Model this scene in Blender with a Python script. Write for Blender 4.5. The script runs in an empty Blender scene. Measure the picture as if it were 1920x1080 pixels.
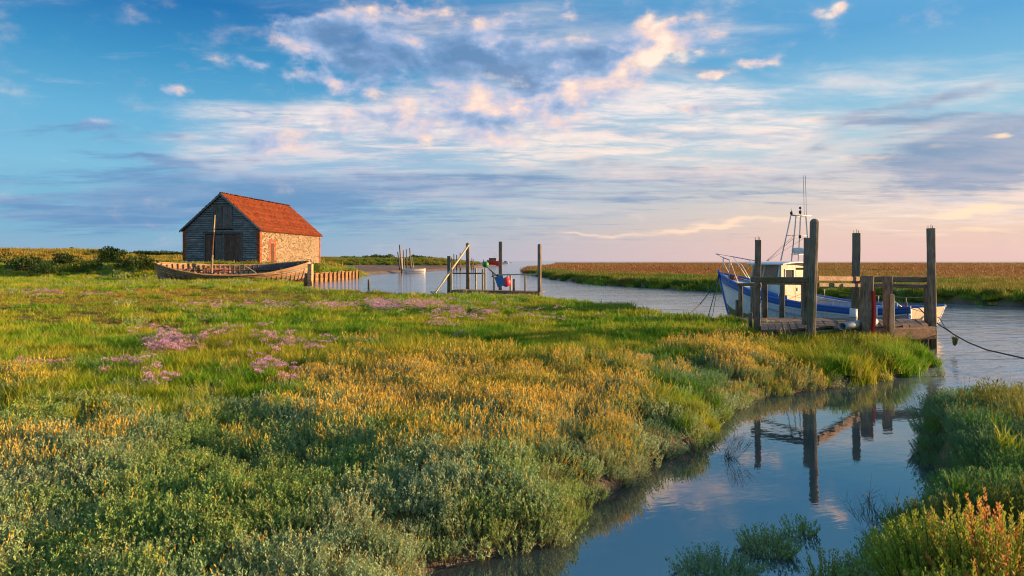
import bpy, math, random
import numpy as np
from mathutils import Vector, Matrix, Euler

S = bpy.context.scene
COL = S.collection
FPX = 1280.0          # focal length in photo pixels (24 mm lens)
HC = 2.2              # camera height above the water
HOR = 489.0

# ------------------------------------------------------------------ camera
cam_d = bpy.data.cameras.new('camera'); cam = bpy.data.objects.new('camera', cam_d); COL.objects.link(cam)
cam_d.lens = 24.0; cam_d.sensor_width = 36.0; cam_d.shift_y = -51 / 1920
cam.location = (0, 0, HC); cam.rotation_euler = (math.radians(90), 0, 0)
cam_d.clip_start = 0.05; cam_d.clip_end = 30000
S.camera = cam

# ------------------------------------------------------------------ world
SUN_AZ, SUN_EL = math.radians(84), math.radians(9.5)
W = bpy.data.worlds.new('World'); S.world = W; W.use_nodes = True
nt = W.node_tree; nt.nodes.clear()

def lin(c):
    return tuple(((v / 255) / 12.92 if v / 255 < 0.04045 else ((v / 255 + 0.055) / 1.055) ** 2.4) for v in c)

class G:
    """tiny node builder"""
    def __init__(s, tree): s.t = tree
    def n(s, typ, **kw):
        nd = s.t.nodes.new(typ)
        for k, v in kw.items(): setattr(nd, k, v)
        return nd
    def set(s, sock, v):
        if isinstance(v, bpy.types.NodeSocket): s.t.links.new(v, sock)
        elif v is not None: sock.default_value = v
    def m(s, op, a, b=None, c=None, clamp=False):
        nd = s.n('ShaderNodeMath', operation=op, use_clamp=clamp)
        for i, v in enumerate((a, b, c)): s.set(nd.inputs[i], v)
        return nd.outputs[0]
    def vm(s, op, a, b=None, sc=None):
        nd = s.n('ShaderNodeVectorMath', operation=op)
        s.set(nd.inputs[0], a); s.set(nd.inputs[1], b)
        if sc is not None: s.set(nd.inputs['Scale'], sc)
        return nd.outputs['Value'] if op in ('DOT_PRODUCT', 'LENGTH') else nd.outputs[0]
    def xyz(s, x=0.0, y=0.0, z=0.0):
        nd = s.n('ShaderNodeCombineXYZ')
        for i, v in enumerate((x, y, z)): s.set(nd.inputs[i], v)
        return nd.outputs[0]
    def sep(s, v):
        nd = s.n('ShaderNodeSeparateXYZ'); s.set(nd.inputs[0], v); return nd.outputs
    def ss(s, v, lo, hi, a=0.0, b=1.0, kind='SMOOTHSTEP'):
        nd = s.n('ShaderNodeMapRange', interpolation_type=kind)
        for i, q in enumerate((v, lo, hi, a, b)): s.set(nd.inputs[i], q)
        return nd.outputs[0]
    def noise(s, vec, scale, detail=4, rough=0.5, dist=0.0, color=False, lac=2.0):
        nd = s.n('ShaderNodeTexNoise')
        s.set(nd.inputs['Vector'], vec); s.set(nd.inputs['Scale'], scale); nd.inputs['Detail'].default_value = detail
        nd.inputs['Roughness'].default_value = rough; nd.inputs['Distortion'].default_value = dist
        nd.inputs['Lacunarity'].default_value = lac
        return nd.outputs['Color'] if color else nd.outputs[0]
    def mix(s, f, a, b, mode='MIX'):
        nd = s.n('ShaderNodeMix', data_type='RGBA', blend_type=mode)
        s.set(nd.inputs['Factor'], f)
        for i, v in ((6, a), (7, b)):
            if isinstance(v, tuple): v = (*v[:3], 1)
            s.set(nd.inputs[i], v)
        return nd.outputs[2]
    def ramp(s, f, stops, interp='LINEAR'):
        nd = s.n('ShaderNodeValToRGB'); cr = nd.color_ramp; cr.interpolation = interp
        while len(cr.elements) < len(stops): cr.elements.new(0.5)
        for e, (p, c) in zip(cr.elements, stops):
            e.position = p; e.color = (*c[:3], 1)
        s.set(nd.inputs[0], f); return nd.outputs[0]

g = G(nt)
tc = g.n('ShaderNodeTexCoord')
dirv = tc.outputs['Generated']
dx, dy, dz = g.sep(dirv)
az = g.m('ARCTAN2', dx, dy)
el = g.m('ARCSINE', dz)
elp = g.m('MAXIMUM', el, 0.0)
K = 9.4   # background strength is 0.1
sky = g.n('ShaderNodeTexSky', sky_type='NISHITA', sun_disc=False)
sky.sun_elevation = SUN_EL; sky.sun_rotation = SUN_AZ
sky.air_density = 1.0; sky.dust_density = 0.6; sky.ozone_density = 2.5

D = math.radians
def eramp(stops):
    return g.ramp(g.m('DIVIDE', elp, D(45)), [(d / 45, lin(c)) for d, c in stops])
cool = eramp([(0, (124, 164, 194)), (3, (104, 164, 196)), (7, (116, 176, 206)), (11, (92, 164, 202)), (15, (54, 138, 186)), (19, (20, 106, 168)), (30, (96, 156, 196)), (45, (110, 160, 198))])  # upper stops, out of frame, brightened as fill light for land and pool
warm = eramp([(0, (222, 182, 172)), (2.5, (222, 190, 176)), (5.5, (205, 196, 190)), (9, (160, 190, 204)), (12.5, (120, 178, 206)), (17, (84, 154, 200)), (30, (120, 172, 206)), (45, (120, 168, 204))])  # upper stops raised here too, for the same added fill
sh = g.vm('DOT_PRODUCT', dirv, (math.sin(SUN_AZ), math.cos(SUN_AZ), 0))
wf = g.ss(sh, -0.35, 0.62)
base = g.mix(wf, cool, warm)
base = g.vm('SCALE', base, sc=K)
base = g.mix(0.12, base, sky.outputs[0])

# cloud coordinates: a flat layer seen in perspective, and direction angles
den = g.m('ADD', g.m('MAXIMUM', dz, 0.0), 0.07)
plane = g.xyz(g.m('DIVIDE', dx, den), g.m('DIVIDE', dy, den), 0.0)
ang = g.xyz(az, g.m('MULTIPLY', elp, 1.7), 0.0)
warpc = g.noise(ang, 5.0, 4, 0.6, color=True)
warp = g.vm('SCALE', g.vm('SUBTRACT', warpc, (0.5, 0.5, 0.5)), sc=0.16)
ae = g.vm('ADD', g.xyz(az, el, 0.0), g.vm('MULTIPLY', warp, (1.0, 0.45, 0)))

def pxang(x, y):
    a = math.atan((x - 960) / FPX); e = math.atan((HOR - y) / FPX * math.cos(a)); return a, e
def blobs(lst, vec=None):
    acc = None
    for (x, y, rx, ry, w, *r) in lst:
        a, e = pxang(x, y)
        mp = g.n('ShaderNodeMapping', vector_type='TEXTURE')
        g.set(mp.inputs[0], vec if vec is not None else ae)
        mp.inputs['Location'].default_value = (a, e, 0)
        mp.inputs['Rotation'].default_value = (0, 0, D(r[0] if r else 0))
        mp.inputs['Scale'].default_value = (rx / FPX * math.cos(a) ** 2 * 1.5, ry / FPX * math.cos(a) * 1.5, 1)
        gr = g.n('ShaderNodeTexGradient', gradient_type='QUADRATIC_SPHERE'); g.set(gr.inputs[0], mp.outputs[0])
        acc = g.m('MULTIPLY_ADD', gr.outputs['Fac'], w, acc if acc is not None else 0.0)
    return acc

c3 = lambda c: tuple(v * K for v in lin(c))
streak = g.noise(g.vm('MULTIPLY', plane, (0.55, 1.0, 1)), 1.15, 8, 0.6, 0.35)
streak2 = g.noise(g.vm('ADD', g.vm('MULTIPLY', plane, (0.4, 1.1, 1)), (7, 3, 2)), 2.0, 8, 0.62, 0.2)
puff = g.noise(ang, 13.0, 9, 0.56, 0.15)
fine = g.noise(g.vm('ADD', ang, (5, 1, 0)), 34.0, 6, 0.6, 0.1)

# 1 pale veil
vm_ = blobs([(930, 280, 540, 120, 1.9, 3), (960, 235, 300, 80, 1.6), (560, 250, 260, 75, 0.7, 8), (1500, 260, 520, 110, 0.7, -6), (1250, 190, 420, 70, 1.0, -5), (1500, 330, 420, 50, 0.8), (620, 300, 300, 60, 1.0),
             (1150, 60, 420, 90, 0.6, -8), (1800, 370, 400, 70, 0.9), (420, 300, 330, 45, 0.55, 3), (780, 40, 260, 50, 0.7), (1650, 120, 320, 60, 0.35, -10)])
vd = g.ss(g.m('ADD', vm_, g.m('MULTIPLY', g.m('SUBTRACT', streak, 0.5), 2.1)), 0.12, 1.0)
alto = g.noise(g.vm('ADD', g.vm('MULTIPLY', plane, (0.8, 1.5, 1)), (3, 8, 1)), 3.4, 9, 0.66, 0.5)
vd = g.m('MULTIPLY', vd, g.ss(g.m('ADD', alto, g.m('MULTIPLY', g.m('SUBTRACT', streak, .5), .6)), 0.34, 0.62, 0.32, 0.92))
vcol = g.mix(g.ss(elp, D(5), D(13)), g.mix(wf, c3((186, 186, 200)), c3((238, 212, 196))), c3((238, 222, 214)))
vcol = g.mix(g.ss(streak2, 0.33, 0.53), g.mix(wf, c3((150, 168, 196)), c3((182, 186, 198))), vcol)
out = g.mix(vd, base, vcol)
# 2 blue-grey sheets near the horizon and to the right
gm = blobs([(420, 362, 440, 60, 2.0, 2), (250, 395, 330, 30, 1.0), (950, 350, 520, 40, 0.95, 2), (1300, 375, 420, 32, 0.6), (620, 405, 600, 34, 0.8), (1830, 285, 260, 80, 2.1, 8), (1740, 190, 240, 20, 1.1, 10), (1650, 235, 200, 12, .7, 6), (1420, 215, 160, 14, .6, 4),
            (1480, 330, 420, 36, 0.7, 3), (1900, 330, 200, 50, 1.0, 5), (230, 300, 150, 14, 1.0, -4), (150, 245, 130, 16, 1.1), (90, 370, 160, 9, 1.2), (330, 265, 120, 12, 0.8), (1560, 270, 240, 24, 0.6, 8),
            (960, 440, 900, 22, 0.45), (1130, 300, 160, 18, 0.5, 5)])
gd = g.ss(g.m('ADD', gm, g.m('ADD', g.m('MULTIPLY', g.m('SUBTRACT', streak2, 0.5), 2.3), g.m('MULTIPLY', g.m('SUBTRACT', alto, 0.5), 1.5))), 0.22, 1.15)
gd = g.m('MULTIPLY', gd, 0.85)
gcol = g.mix(wf, c3((96, 134, 176)), c3((112, 138, 170)))
gcol = g.mix(g.ss(streak, 0.4, 0.62, 0, 0.5), gcol, g.mix(wf, c3((136, 160, 192)), c3((176, 176, 190))))
out = g.mix(gd, out, gcol)
glow = blobs([(960, 250, 260, 70, 1.0), (850, 195, 190, 40, .6), (1180, 290, 240, 40, .5, 6), (1640, 400, 420, 40, .45)])
gld = g.m('MULTIPLY', g.ss(g.m('ADD', glow, g.m('ADD', g.m('MULTIPLY', g.m('SUBTRACT', streak, 0.5), 0.9), g.m('MULTIPLY', g.m('SUBTRACT', alto, 0.5), 1.6))), 0.1, 1.15), 0.72)
out = g.mix(gld, out, g.mix(wf, c3((238, 222, 212)), c3((246, 220, 196))))
# 3 warm thin bars low in the west
bm = blobs([(1330, 424, 330, 12, 1.2, 3), (1840, 388, 150, 12, 1.6, 3), (1650, 300, 300, 14, 0.6, 4), (1100, 436, 200, 7, 0.7), (1820, 420, 240, 16, 0.8), (1450, 240, 260, 12, 0.7, 6), (1120, 235, 200, 20, 0.7, 3), (1880, 262, 60, 7, 1.2, 4)])
bd = g.ss(g.m('ADD', bm, g.m('MULTIPLY', g.m('SUBTRACT', streak2, 0.5), 2.0)), 0.3, 1.1)
out = g.mix(g.m('MULTIPLY', bd, 0.8), out, g.mix(wf, c3((222, 190, 186)), c3((248, 214, 180))))
# 4 cumulus: grey-blue bodies with warm sunlit lumps
CB = [(600, 60, 110, 46, 1.1), (640, 150, 120, 40, 0.9), (820, 60, 200, 50, 1.0), (960, 90, 140, 40, 1.0), (1180, 150, 120, 34, 1.2, 10), (1260, 60, 70, 30, 1.2, 30), (900, 220, 160, 34, 1.2), (660, 95, 130, 60, 1.25, -10), (790, 110, 160, 62, 1.4, -12), (930, 140, 170, 60, 1.5, -8), (1060, 150, 150, 48, 1.4, 12), (1190, 95, 150, 42, 1.4, 16), (1290, 78, 90, 26, 1.2, 12),
      (720, 20, 170, 34, 1.0, 5), (900, 25, 90, 30, 0.9), (1100, 90, 130, 34, 1.2, 6), (840, 195, 130, 40, 1.3), (1010, 200, 150, 40, 1.3, 6), (600, 245, 190, 50, 1.0, 5), (720, 225, 130, 36, 1.1), (900, 250, 200, 40, 0.8), (480, 270, 120, 30, 0.8),
      (350, 165, 42, 22, 1.7), (185, 243, 85, 14, 1.3), (345, 112, 46, 14, 1.4, -20), (460, 122, 70, 15, 1.4, -5), (570, 136, 78, 17, 1.5, 3), (1350, 130, 48, 15, 1.5, 8), (1205, 32, 32, 18, 1.5, 20),
      (1075, 15, 26, 24, 1.5), (1570, 14, 32, 14, 1.4, 20), (1285, 200, 60, 14, 1.1), (1420, 105, 38, 13, 1.3), (470, 218, 46, 8, 1.1), (1390, 66, 40, 10, 1.2, 10), (690, 210, 70, 12, 0.9), (1650, 4, 40, 9, 1.1),
      (380, 290, 46, 14, 1.1), (960, 36, 90, 8, 1.0)]
cm = blobs(CB)
big = g.noise(g.vm('ADD', ang, (2, 9, 0)), 5.5, 3, 0.5)
nz = g.m('ADD', g.m('MULTIPLY', g.m('SUBTRACT', puff, 0.5), 3.0), g.m('ADD', g.m('MULTIPLY', g.m('SUBTRACT', fine, 0.5), 1.3), g.m('MULTIPLY', g.m('SUBTRACT', big, 0.5), 1.2)))
hi = g.m('MULTIPLY', g.ss(elp, D(23), D(30)), g.ss(big, 0.45, 0.6, 0.0, 1.1))  # unseen clouds overhead, added partly to lift the fill light
cm = g.m('ADD', cm, hi)
dens = g.m('ADD', g.m('MULTIPLY', cm, 0.8), g.m('MULTIPLY', nz, g.ss(cm, 0.0, 0.5, 0.45, 1.15)))
cd = g.ss(dens, 0.0, 1.15)
# light from the low sun on the right: compare the field with itself a little further towards the sun
ang2 = g.vm('ADD', ang, (0.022, 0.02, 0))
puff2 = g.noise(ang2, 13.0, 7, 0.56, 0.15)
lit = g.m('SUBTRACT', puff, puff2)
wl = blobs([(1245, 80, 130, 55, 1.3, 14), (1180, 130, 120, 30, .9, 14), (860, 200, 190, 40, 0.9), (1050, 175, 150, 36, 0.9, 10), (740, 15, 200, 30, 0.8), (900, 20, 120, 26, 0.8), (350, 165, 70, 30, 0.6), (570, 130, 120, 24, 0.7), (1080, 60, 120, 14, 0.7, 20), (640, 220, 180, 26, 0.6), (1350, 120, 110, 50, 0.8), (1205, 30, 60, 30, 0.8), (1075, 12, 60, 40, 0.8), (350, 108, 60, 20, 0.6), (1570, 12, 70, 30, 0.6)])
thick = g.ss(dens, 0.5, 1.7)
gcore = blobs([(690, 105, 150, 44, 1.1, -18), (920, 125, 170, 40, 1.35, -6), (1085, 95, 110, 34, 1.3, 10), (640, 70, 120, 40, .7), (1000, 150, 120, 26, .8, 8), (560, 150, 120, 30, .5), (800, 140, 120, 40, .9, -20), (180, 250, 110, 20, .8), (480, 130, 90, 16, .5)])
warmth = g.m('ADD', g.m('ADD', g.m('MULTIPLY', lit, 3.4), g.m('MULTIPLY', g.m('SUBTRACT', puff, 0.52), 1.8)), g.m('SUBTRACT', g.m('ADD', wl, 0.12), g.m('ADD', g.m('MULTIPLY', thick, 0.42), g.m('MULTIPLY', gcore, 0.42))))
wcl = g.ss(g.m('ADD', g.m('ADD', warmth, g.m('MULTIPLY', g.m('SUBTRACT', fine, 0.5), 1.0)), g.m('MULTIPLY', g.m('SUBTRACT', big, 0.5), 1.2)), -0.85, 1.25, kind='LINEAR')
ccol = g.ramp(wcl, [(0.0, c3((98, 130, 170))), (0.28, c3((122, 152, 190))), (0.5, c3((164, 176, 204))), (0.66, c3((204, 190, 198))), (0.84, c3((236, 206, 190))), (1.0, c3((248, 224, 202)))])
# ramp colours above 1 are fine
out = g.mix(g.m('MULTIPLY', cd, 0.90), out, ccol)
# horizon haze
out = g.mix(g.ss(el, D(2.6), 0.0, 0, 0.55), out, g.vm('SCALE', g.mix(wf, lin((140, 162, 186)), lin((214, 182, 178))), sc=K))
out = g.mix(g.ss(el, -0.002, -0.05), out, c3((96, 104, 104)))
bg = g.n('ShaderNodeBackground'); g.set(bg.inputs[0], out); bg.inputs[1].default_value = 0.05
wo = g.n('ShaderNodeOutputWorld'); nt.links.new(bg.outputs[0], wo.inputs[0])
W.cycles.sampling_method = 'MANUAL'; W.cycles.sample_map_resolution = 512

# ------------------------------------------------------------------ sun, exposure
sd = bpy.data.lights.new('sun', 'SUN'); so = bpy.data.objects.new('sun', sd); COL.objects.link(so)
sd.energy = 5.0; sd.angle = D(0.6); sd.color = (1.0, 0.60, 0.30)
sv = Vector((math.sin(SUN_AZ) * math.cos(SUN_EL), math.cos(SUN_AZ) * math.cos(SUN_EL), math.sin(SUN_EL)))
so.rotation_euler = sv.to_track_quat('Z', 'Y').to_euler()
S.view_settings.view_transform = 'Standard'; S.view_settings.look = 'None'
S.view_settings.exposure = 1.4; S.view_settings.gamma = 1.0; S.view_settings.use_curve_mapping = False
S.render.engine = 'CYCLES'; S.cycles.filter_width = 1.1
S.render.resolution_x = 1024; S.render.resolution_y = 576

# ------------------------------------------------------------------ helpers
R = math.radians
rnd = random.Random(7)
rng = np.random.default_rng(11)

def on_z(px, py, z=0.0):
    """ground point seen at a photo pixel"""
    Y = (HC - z) * FPX / (py - HOR)
    return Vector(((px - 960) / FPX * Y, Y, z))
def at(px, py, Y):
    return Vector(((px - 960) / FPX * Y, Y, HC - (py - HOR) / FPX * Y))

def tag(o, label=None, cat=None, group=None, kind=None):
    if label: o['label'] = label
    if cat: o['category'] = cat
    if group: o['group'] = group
    if kind: o['kind'] = kind
    return o

def thing(name, label, cat, loc=(0, 0, 0), rz=0.0, group=None):
    o = bpy.data.objects.new(name, None); COL.objects.link(o)
    o.location = loc; o.rotation_euler = (0, 0, rz); o.empty_display_size = 0.2
    return tag(o, label, cat, group)

def ortho(d):
    d = Vector(d).normalized()
    up = Vector((0, 0, 1)) if abs(d.z) < 0.9 else Vector((0, 1, 0))
    a = d.cross(up).normalized(); b = a.cross(d).normalized()
    return a, b

class MB:
    def __init__(s): s.v = []; s.f = []; s.sm = []
    def add(s, vs, fs, smooth=False):
        k = len(s.v); s.v += [tuple(v) for v in vs]; s.f += [tuple(i + k for i in f) for f in fs]; s.sm += [smooth] * len(fs)
        return s
    def box(s, c, size, rot=None, jit=0.0):
        hx, hy, hz = (q / 2 for q in size); vs = []
        for sx in (-1, 1):
            for sy in (-1, 1):
                for sz in (-1, 1):
                    v = Vector((sx * hx + rnd.uniform(-jit, jit), sy * hy + rnd.uniform(-jit, jit), sz * hz + rnd.uniform(-jit, jit)))
                    if rot is not None: v = rot @ v
                    vs.append(v + Vector(c))
        return s.add(vs, [(0, 1, 3, 2), (4, 6, 7, 5), (0, 4, 5, 1), (2, 3, 7, 6), (0, 2, 6, 4), (1, 5, 7, 3)])
    def loft(s, path, radii, n=8, square=0.0, w=1.0, h=1.0, roll=0.0, jit=0.0, smooth=True, closed=False, ref=None):
        """rings along a path; square>0 flattens the ring towards a box"""
        path = [Vector(p) for p in path]; m = len(path); base = len(s.v)
        jr = [rnd.uniform(-1, 1) for _ in range(n)]
        a0 = None
        for i, p in enumerate(path):
            if closed: d = path[(i + 1) % m] - path[i - 1]
            else: d = path[min(i + 1, m - 1)] - path[max(i - 1, 0)]
            if d.length < 1e-9: d = Vector((0, 0, 1))
            if ref is not None:
                a = Vector(ref) - d.normalized() * Vector(ref).dot(d.normalized()); a.normalize(); b = d.normalized().cross(a)
            elif a0 is None: a, b = ortho(d)
            else:
                dd = d.normalized(); a = (a0 - dd * a0.dot(dd)).normalized(); b = dd.cross(a)
            a0 = a
            r = radii[i] if isinstance(radii, (list, tuple)) else radii
            for k in range(n):
                t = 2 * math.pi * (k + 0.5) / n + roll
                if square > 0.5 and n == 8: t = math.pi / 2 * (k // 2) + math.pi / 4 + (0.13 if k % 2 else -0.13) + roll
                cx, sy = math.cos(t), math.sin(t)
                if square:
                    q = max(abs(math.cos(t - roll)), abs(math.sin(t - roll))); q = 1 / q; q = 1 + (q - 1) * square
                else: q = 1
                rr = r * q * (1 + jit * (jr[k] + 0.6 * rnd.uniform(-1, 1)))
                s.v.append(tuple(p + a * (cx * rr * w) + b * (sy * rr * h)))
        rngs = m if closed else m - 1
        for i in range(rngs):
            for k in range(n):
                i2 = (i + 1) % m
                s.f.append((base + i * n + k, base + i * n + (k + 1) % n, base + i2 * n + (k + 1) % n, base + i2 * n + k)); s.sm.append(smooth)
        if not closed:
            s.f.append(tuple(base + k for k in reversed(range(n)))); s.sm.append(False)
            s.f.append(tuple(base + (m - 1) * n + k for k in range(n))); s.sm.append(False)
        return s
    def bar(s, p0, p1, w, h=None, n=8, segs=3, jit=0.03, square=0.85, taper=1.0, dome=False, bend=0.0, ref=None, smooth=False):
        p0, p1 = Vector(p0), Vector(p1); h = h or w; d = p1 - p0; a, b = ortho(d)
        path = []; rad = []
        for i in range(segs + 1):
            t = i / segs
            path.append(p0 + d * t + a * (bend * math.sin(math.pi * t)) + a * rnd.uniform(-1, 1) * jit * w * 0.5)
            rad.append(0.5 * w * (1 + (taper - 1) * t))
        if dome:
            e = rad[-1]; dn = d.normalized()
            for q, rr in ((0.35, 0.86), (0.62, 0.6), (0.78, 0.28)): path.append(p1 + dn * e * q); rad.append(e * rr)
        return s.loft(path, rad, n=n, square=square, w=1.0, h=h / w, jit=jit, smooth=smooth, ref=ref)
    def tube(s, pts, r, n=6, closed=False): return s.loft(pts, r, n=n, closed=closed)
    def lathe(s, prof, n=16, o=(0, 0, 0), rot=None, smooth=True):
        base = len(s.v); o = Vector(o)
        for r, z in prof:
            for k in range(n):
                t = 2 * math.pi * k / n; v = Vector((r * math.cos(t), r * math.sin(t), z))
                if rot is not None: v = rot @ v
                s.v.append(tuple(v + o))
        for i in range(len(prof) - 1):
            for k in range(n):
                s.f.append((base + i * n + k, base + i * n + (k + 1) % n, base + (i + 1) * n + (k + 1) % n, base + (i + 1) * n + k)); s.sm.append(smooth)
        s.f.append(tuple(base + k for k in reversed(range(n)))); s.sm.append(False)
        s.f.append(tuple(base + (len(prof) - 1) * n + k for k in range(n))); s.sm.append(False)
        return s
    def prism(s, poly, d):
        """poly: 3-D points of a face, d: thickness vector"""
        n = len(poly); d = Vector(d); vs = [Vector(p) for p in poly] + [Vector(p) + d for p in poly]
        fs = [tuple(reversed(range(n))), tuple(range(n, 2 * n))] + [(i, (i + 1) % n, n + (i + 1) % n, n + i) for i in range(n)]
        return s.add(vs, fs)
    def build(s, name, mat, parent=None, loc=None, origin=None):
        """verts are in the parent's space (or world space when there is no parent, with the origin moved to `origin`)"""
        me = bpy.data.meshes.new(name); o_ = Vector(origin) if origin is not None else Vector((0, 0, 0))
        me.from_pydata([tuple(Vector(v) - o_) for v in s.v] if origin is not None else s.v, [], s.f)
        me.polygons.foreach_set('use_smooth', s.sm)
        me.materials.append(mat); me.update()
        bm = None
        o = bpy.data.objects.new(name, me); COL.objects.link(o)
        if parent is not None: o.parent = parent
        if origin is not None: o.location = o_
        if loc is not None: o.location = loc
        fixn(me)
        return o

def fixn(me):
    import bmesh
    bm = bmesh.new(); bm.from_mesh(me); bmesh.ops.recalc_face_normals(bm, faces=bm.faces); bm.to_mesh(me); bm.free()

def new_mat(name):
    m = bpy.data.materials.new(name); m.use_nodes = True; t = m.node_tree; t.nodes.clear()
    G_ = G(t); out = t.nodes.new('ShaderNodeOutputMaterial'); p = t.nodes.new('ShaderNodeBsdfPrincipled')
    t.links.new(p.outputs[0], out.inputs[0]); return m, G_, p, out

def bump(G_, p, h, strength=0.4, dist=0.02):
    b = G_.n('ShaderNodeBump'); b.inputs['Strength'].default_value = strength; b.inputs['Distance'].default_value = dist
    G_.set(b.inputs['Height'], h); G_.set(p.inputs['Normal'], b.outputs[0]); return b

def wood(name, c1, c2, axis='z', rough=0.85, stain=None, scale=1.0, bumpd=0.012, stainlo=0.5, tide=False):
    m, q, p, _ = new_mat(name)
    tcn = q.n('ShaderNodeTexCoord'); oi = q.n('ShaderNodeObjectInfo')
    sc = {'x': (0.12, 1, 1), 'y': (1, 0.12, 1), 'z': (1, 1, 0.12)}[axis]
    off = q.vm('SCALE', q.xyz(oi.outputs['Random'], oi.outputs['Random'], oi.outputs['Random']), sc=37.0)
    v = q.vm('ADD', tcn.outputs['Object'], off)
    v2 = q.vm('MULTIPLY', v, sc)
    n1 = q.noise(v2, 26 * scale, 8, 0.65, 0.4); n2 = q.noise(v, 3.0 * scale, 5, 0.6)
    f = q.ss(q.m('ADD', q.m('MULTIPLY', n1, 0.75), q.m('MULTIPLY', n2, 0.35)), 0.38, 0.72)
    col = q.mix(f, c1, c2)
    cr = q.ss(q.noise(v2, 60 * scale, 3, 0.5, 0.2), 0.34, 0.44)
    col = q.mix(q.m('SUBTRACT', 0.55, q.m('MULTIPLY', cr, 0.55)), col, tuple(c * 0.25 for c in c1))
    if stain:
        col = q.mix(q.m('MULTIPLY', q.ss(q.noise(v, 1.6 * scale, 5, 0.65), stainlo, stainlo + 0.14), 0.8), col, stain)
    col = q.mix(q.ss(oi.outputs['Random'], 0, 1, 0.0, 0.35), col, tuple(c * 0.5 for c in c1))
    if tide:      # weed and wet below the high-water mark, bleached tops
        gp = q.n('ShaderNodeNewGeometry'); wz_ = q.sep(gp.outputs['Position'])[2]; zz = q.m('ADD', wz_, q.m('MULTIPLY', q.m('SUBTRACT', n2, 0.5), 0.7))
        col = q.mix(q.m('MULTIPLY', q.ss(zz, 0.95, 0.35), 0.75), col, (0.030, 0.034, 0.014)); col = q.mix(q.m('MULTIPLY', q.ss(zz, 1.6, 2.9), 0.35), col, (0.26, 0.23, 0.19))
    q.set(p.inputs['Base Color'], col); p.inputs['Roughness'].default_value = rough
    p.inputs['Specular IOR Level'].default_value = 0.25
    bump(q, p, q.m('ADD', n1, q.m('MULTIPLY', cr, 0.4)), 0.7, bumpd)
    return m

def paint(name, c, c2=None, rough=0.45, dirt=0.35, dirtc=(0.12, 0.09, 0.06), scale=2.5, metallic=0.0, bumpd=0.002):
    m, q, p, _ = new_mat(name)
    tcn = q.n('ShaderNodeTexCoord'); v = tcn.outputs['Object']
    n1 = q.noise(q.vm('MULTIPLY', v, (1, 1, 0.35)), scale * 3, 7, 0.65, 0.3); n2 = q.noise(v, scale, 4, 0.55)
    col = q.mix(n2, c, c2 or tuple(x * 0.8 for x in c))
    col = q.mix(q.m('MULTIPLY', q.ss(n1, 0.5, 0.74), dirt), col, dirtc)
    n3 = q.noise(q.vm('MULTIPLY', v, (5, 5, 0.35)), scale, 4, 0.6); col = q.mix(q.m('MULTIPLY', q.ss(n3, 0.58, 0.68), dirt), col, tuple(x * .8 for x in dirtc))
    q.set(p.inputs['Base Color'], col); p.inputs['Metallic'].default_value = metallic
    q.set(p.inputs['Roughness'], q.ss(n1, 0.3, 0.8, rough, min(1, rough + 0.3)))
    bump(q, p, n1, 0.3, bumpd)
    return m

# ------------------------------------------------------------------ the lie of the land
def P2(px, py, z=0.0):
    v = on_z(px, py, z); return (v.x, v.y)
WATER = [(-0.2, 1.9), (-0.4, 3.2), (-0.5, 4.2), (-0.42, 4.68), (0.0, 4.93), P2(1080, 1035), P2(1140, 985), P2(1160, 950), P2(1232, 900), P2(1256, 868),
         P2(1300, 868), P2(1345, 852), P2(1368, 800), P2(1440, 762), P2(1500, 744), P2(1590, 731), P2(1680, 716), P2(1745, 700), (9.0, 14.1),
         (9.1, 14.9), (8.7, 15.9), (8.2, 17.2), (7.9, 18.7), (7.3, 20.0), P2(1400, 585, .65), P2(1290, 583, .62), P2(1200, 571, .6), P2(1100, 561, .6), P2(1000, 553, .6), P2(900, 547, .6),
         P2(760, 544, .6), P2(700, 541, .6), P2(640, 537, .6), (-12.7, 45.5), (-14.2, 49), (-15.2, 54), (-17.5, 60), (-19.4, 66), (-20.3, 68), (-20.0, 88),
         P2(690, 518), P2(715, 515.5), P2(745, 513), P2(800, 510.5), P2(850, 507), P2(900, 503.5), P2(945, 497.5), P2(955, 494.2), P2(968, 492), (90, 1300), (400, 2600), (900, 2600), (420, 1300), P2(1036, 492.4), P2(1046, 496),
         P2(1030, 500), P2(990, 505), P2(964, 510), P2(977, 516), P2(1020, 525), P2(1090, 534), P2(1200, 541), P2(1340, 549.5), P2(1470, 556), P2(1600, 562), P2(1760, 569), P2(1920, 577),
         (32, 28), (45, 20), (60, 12), (34, 9.0), (16, 9.8), (9.5, 9.5), (6.7, 9.4), (5.3, 9.0), (4.7, 8.4), (4.45, 7.7), (4.25, 7.0), (3.8, 6.3),
         (3.3, 5.8), (2.75, 5.35), (2.3, 4.9), (2.05, 4.4), (1.75, 3.6), (1.5, 2.8), (1.1, 2.1), (0.3, 1.7)]
ISL = [(on_z(1440, 1030).xy, 0.24), (on_z(1345, 1078).xy, 0.30), (on_z(1500, 1000).xy, 0.13), (on_z(1762, 706).xy, 0.10), (on_z(1290, 1090).xy, .2)]
PA = np.array(WATER); PB = np.roll(PA, -1, axis=0)

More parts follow.
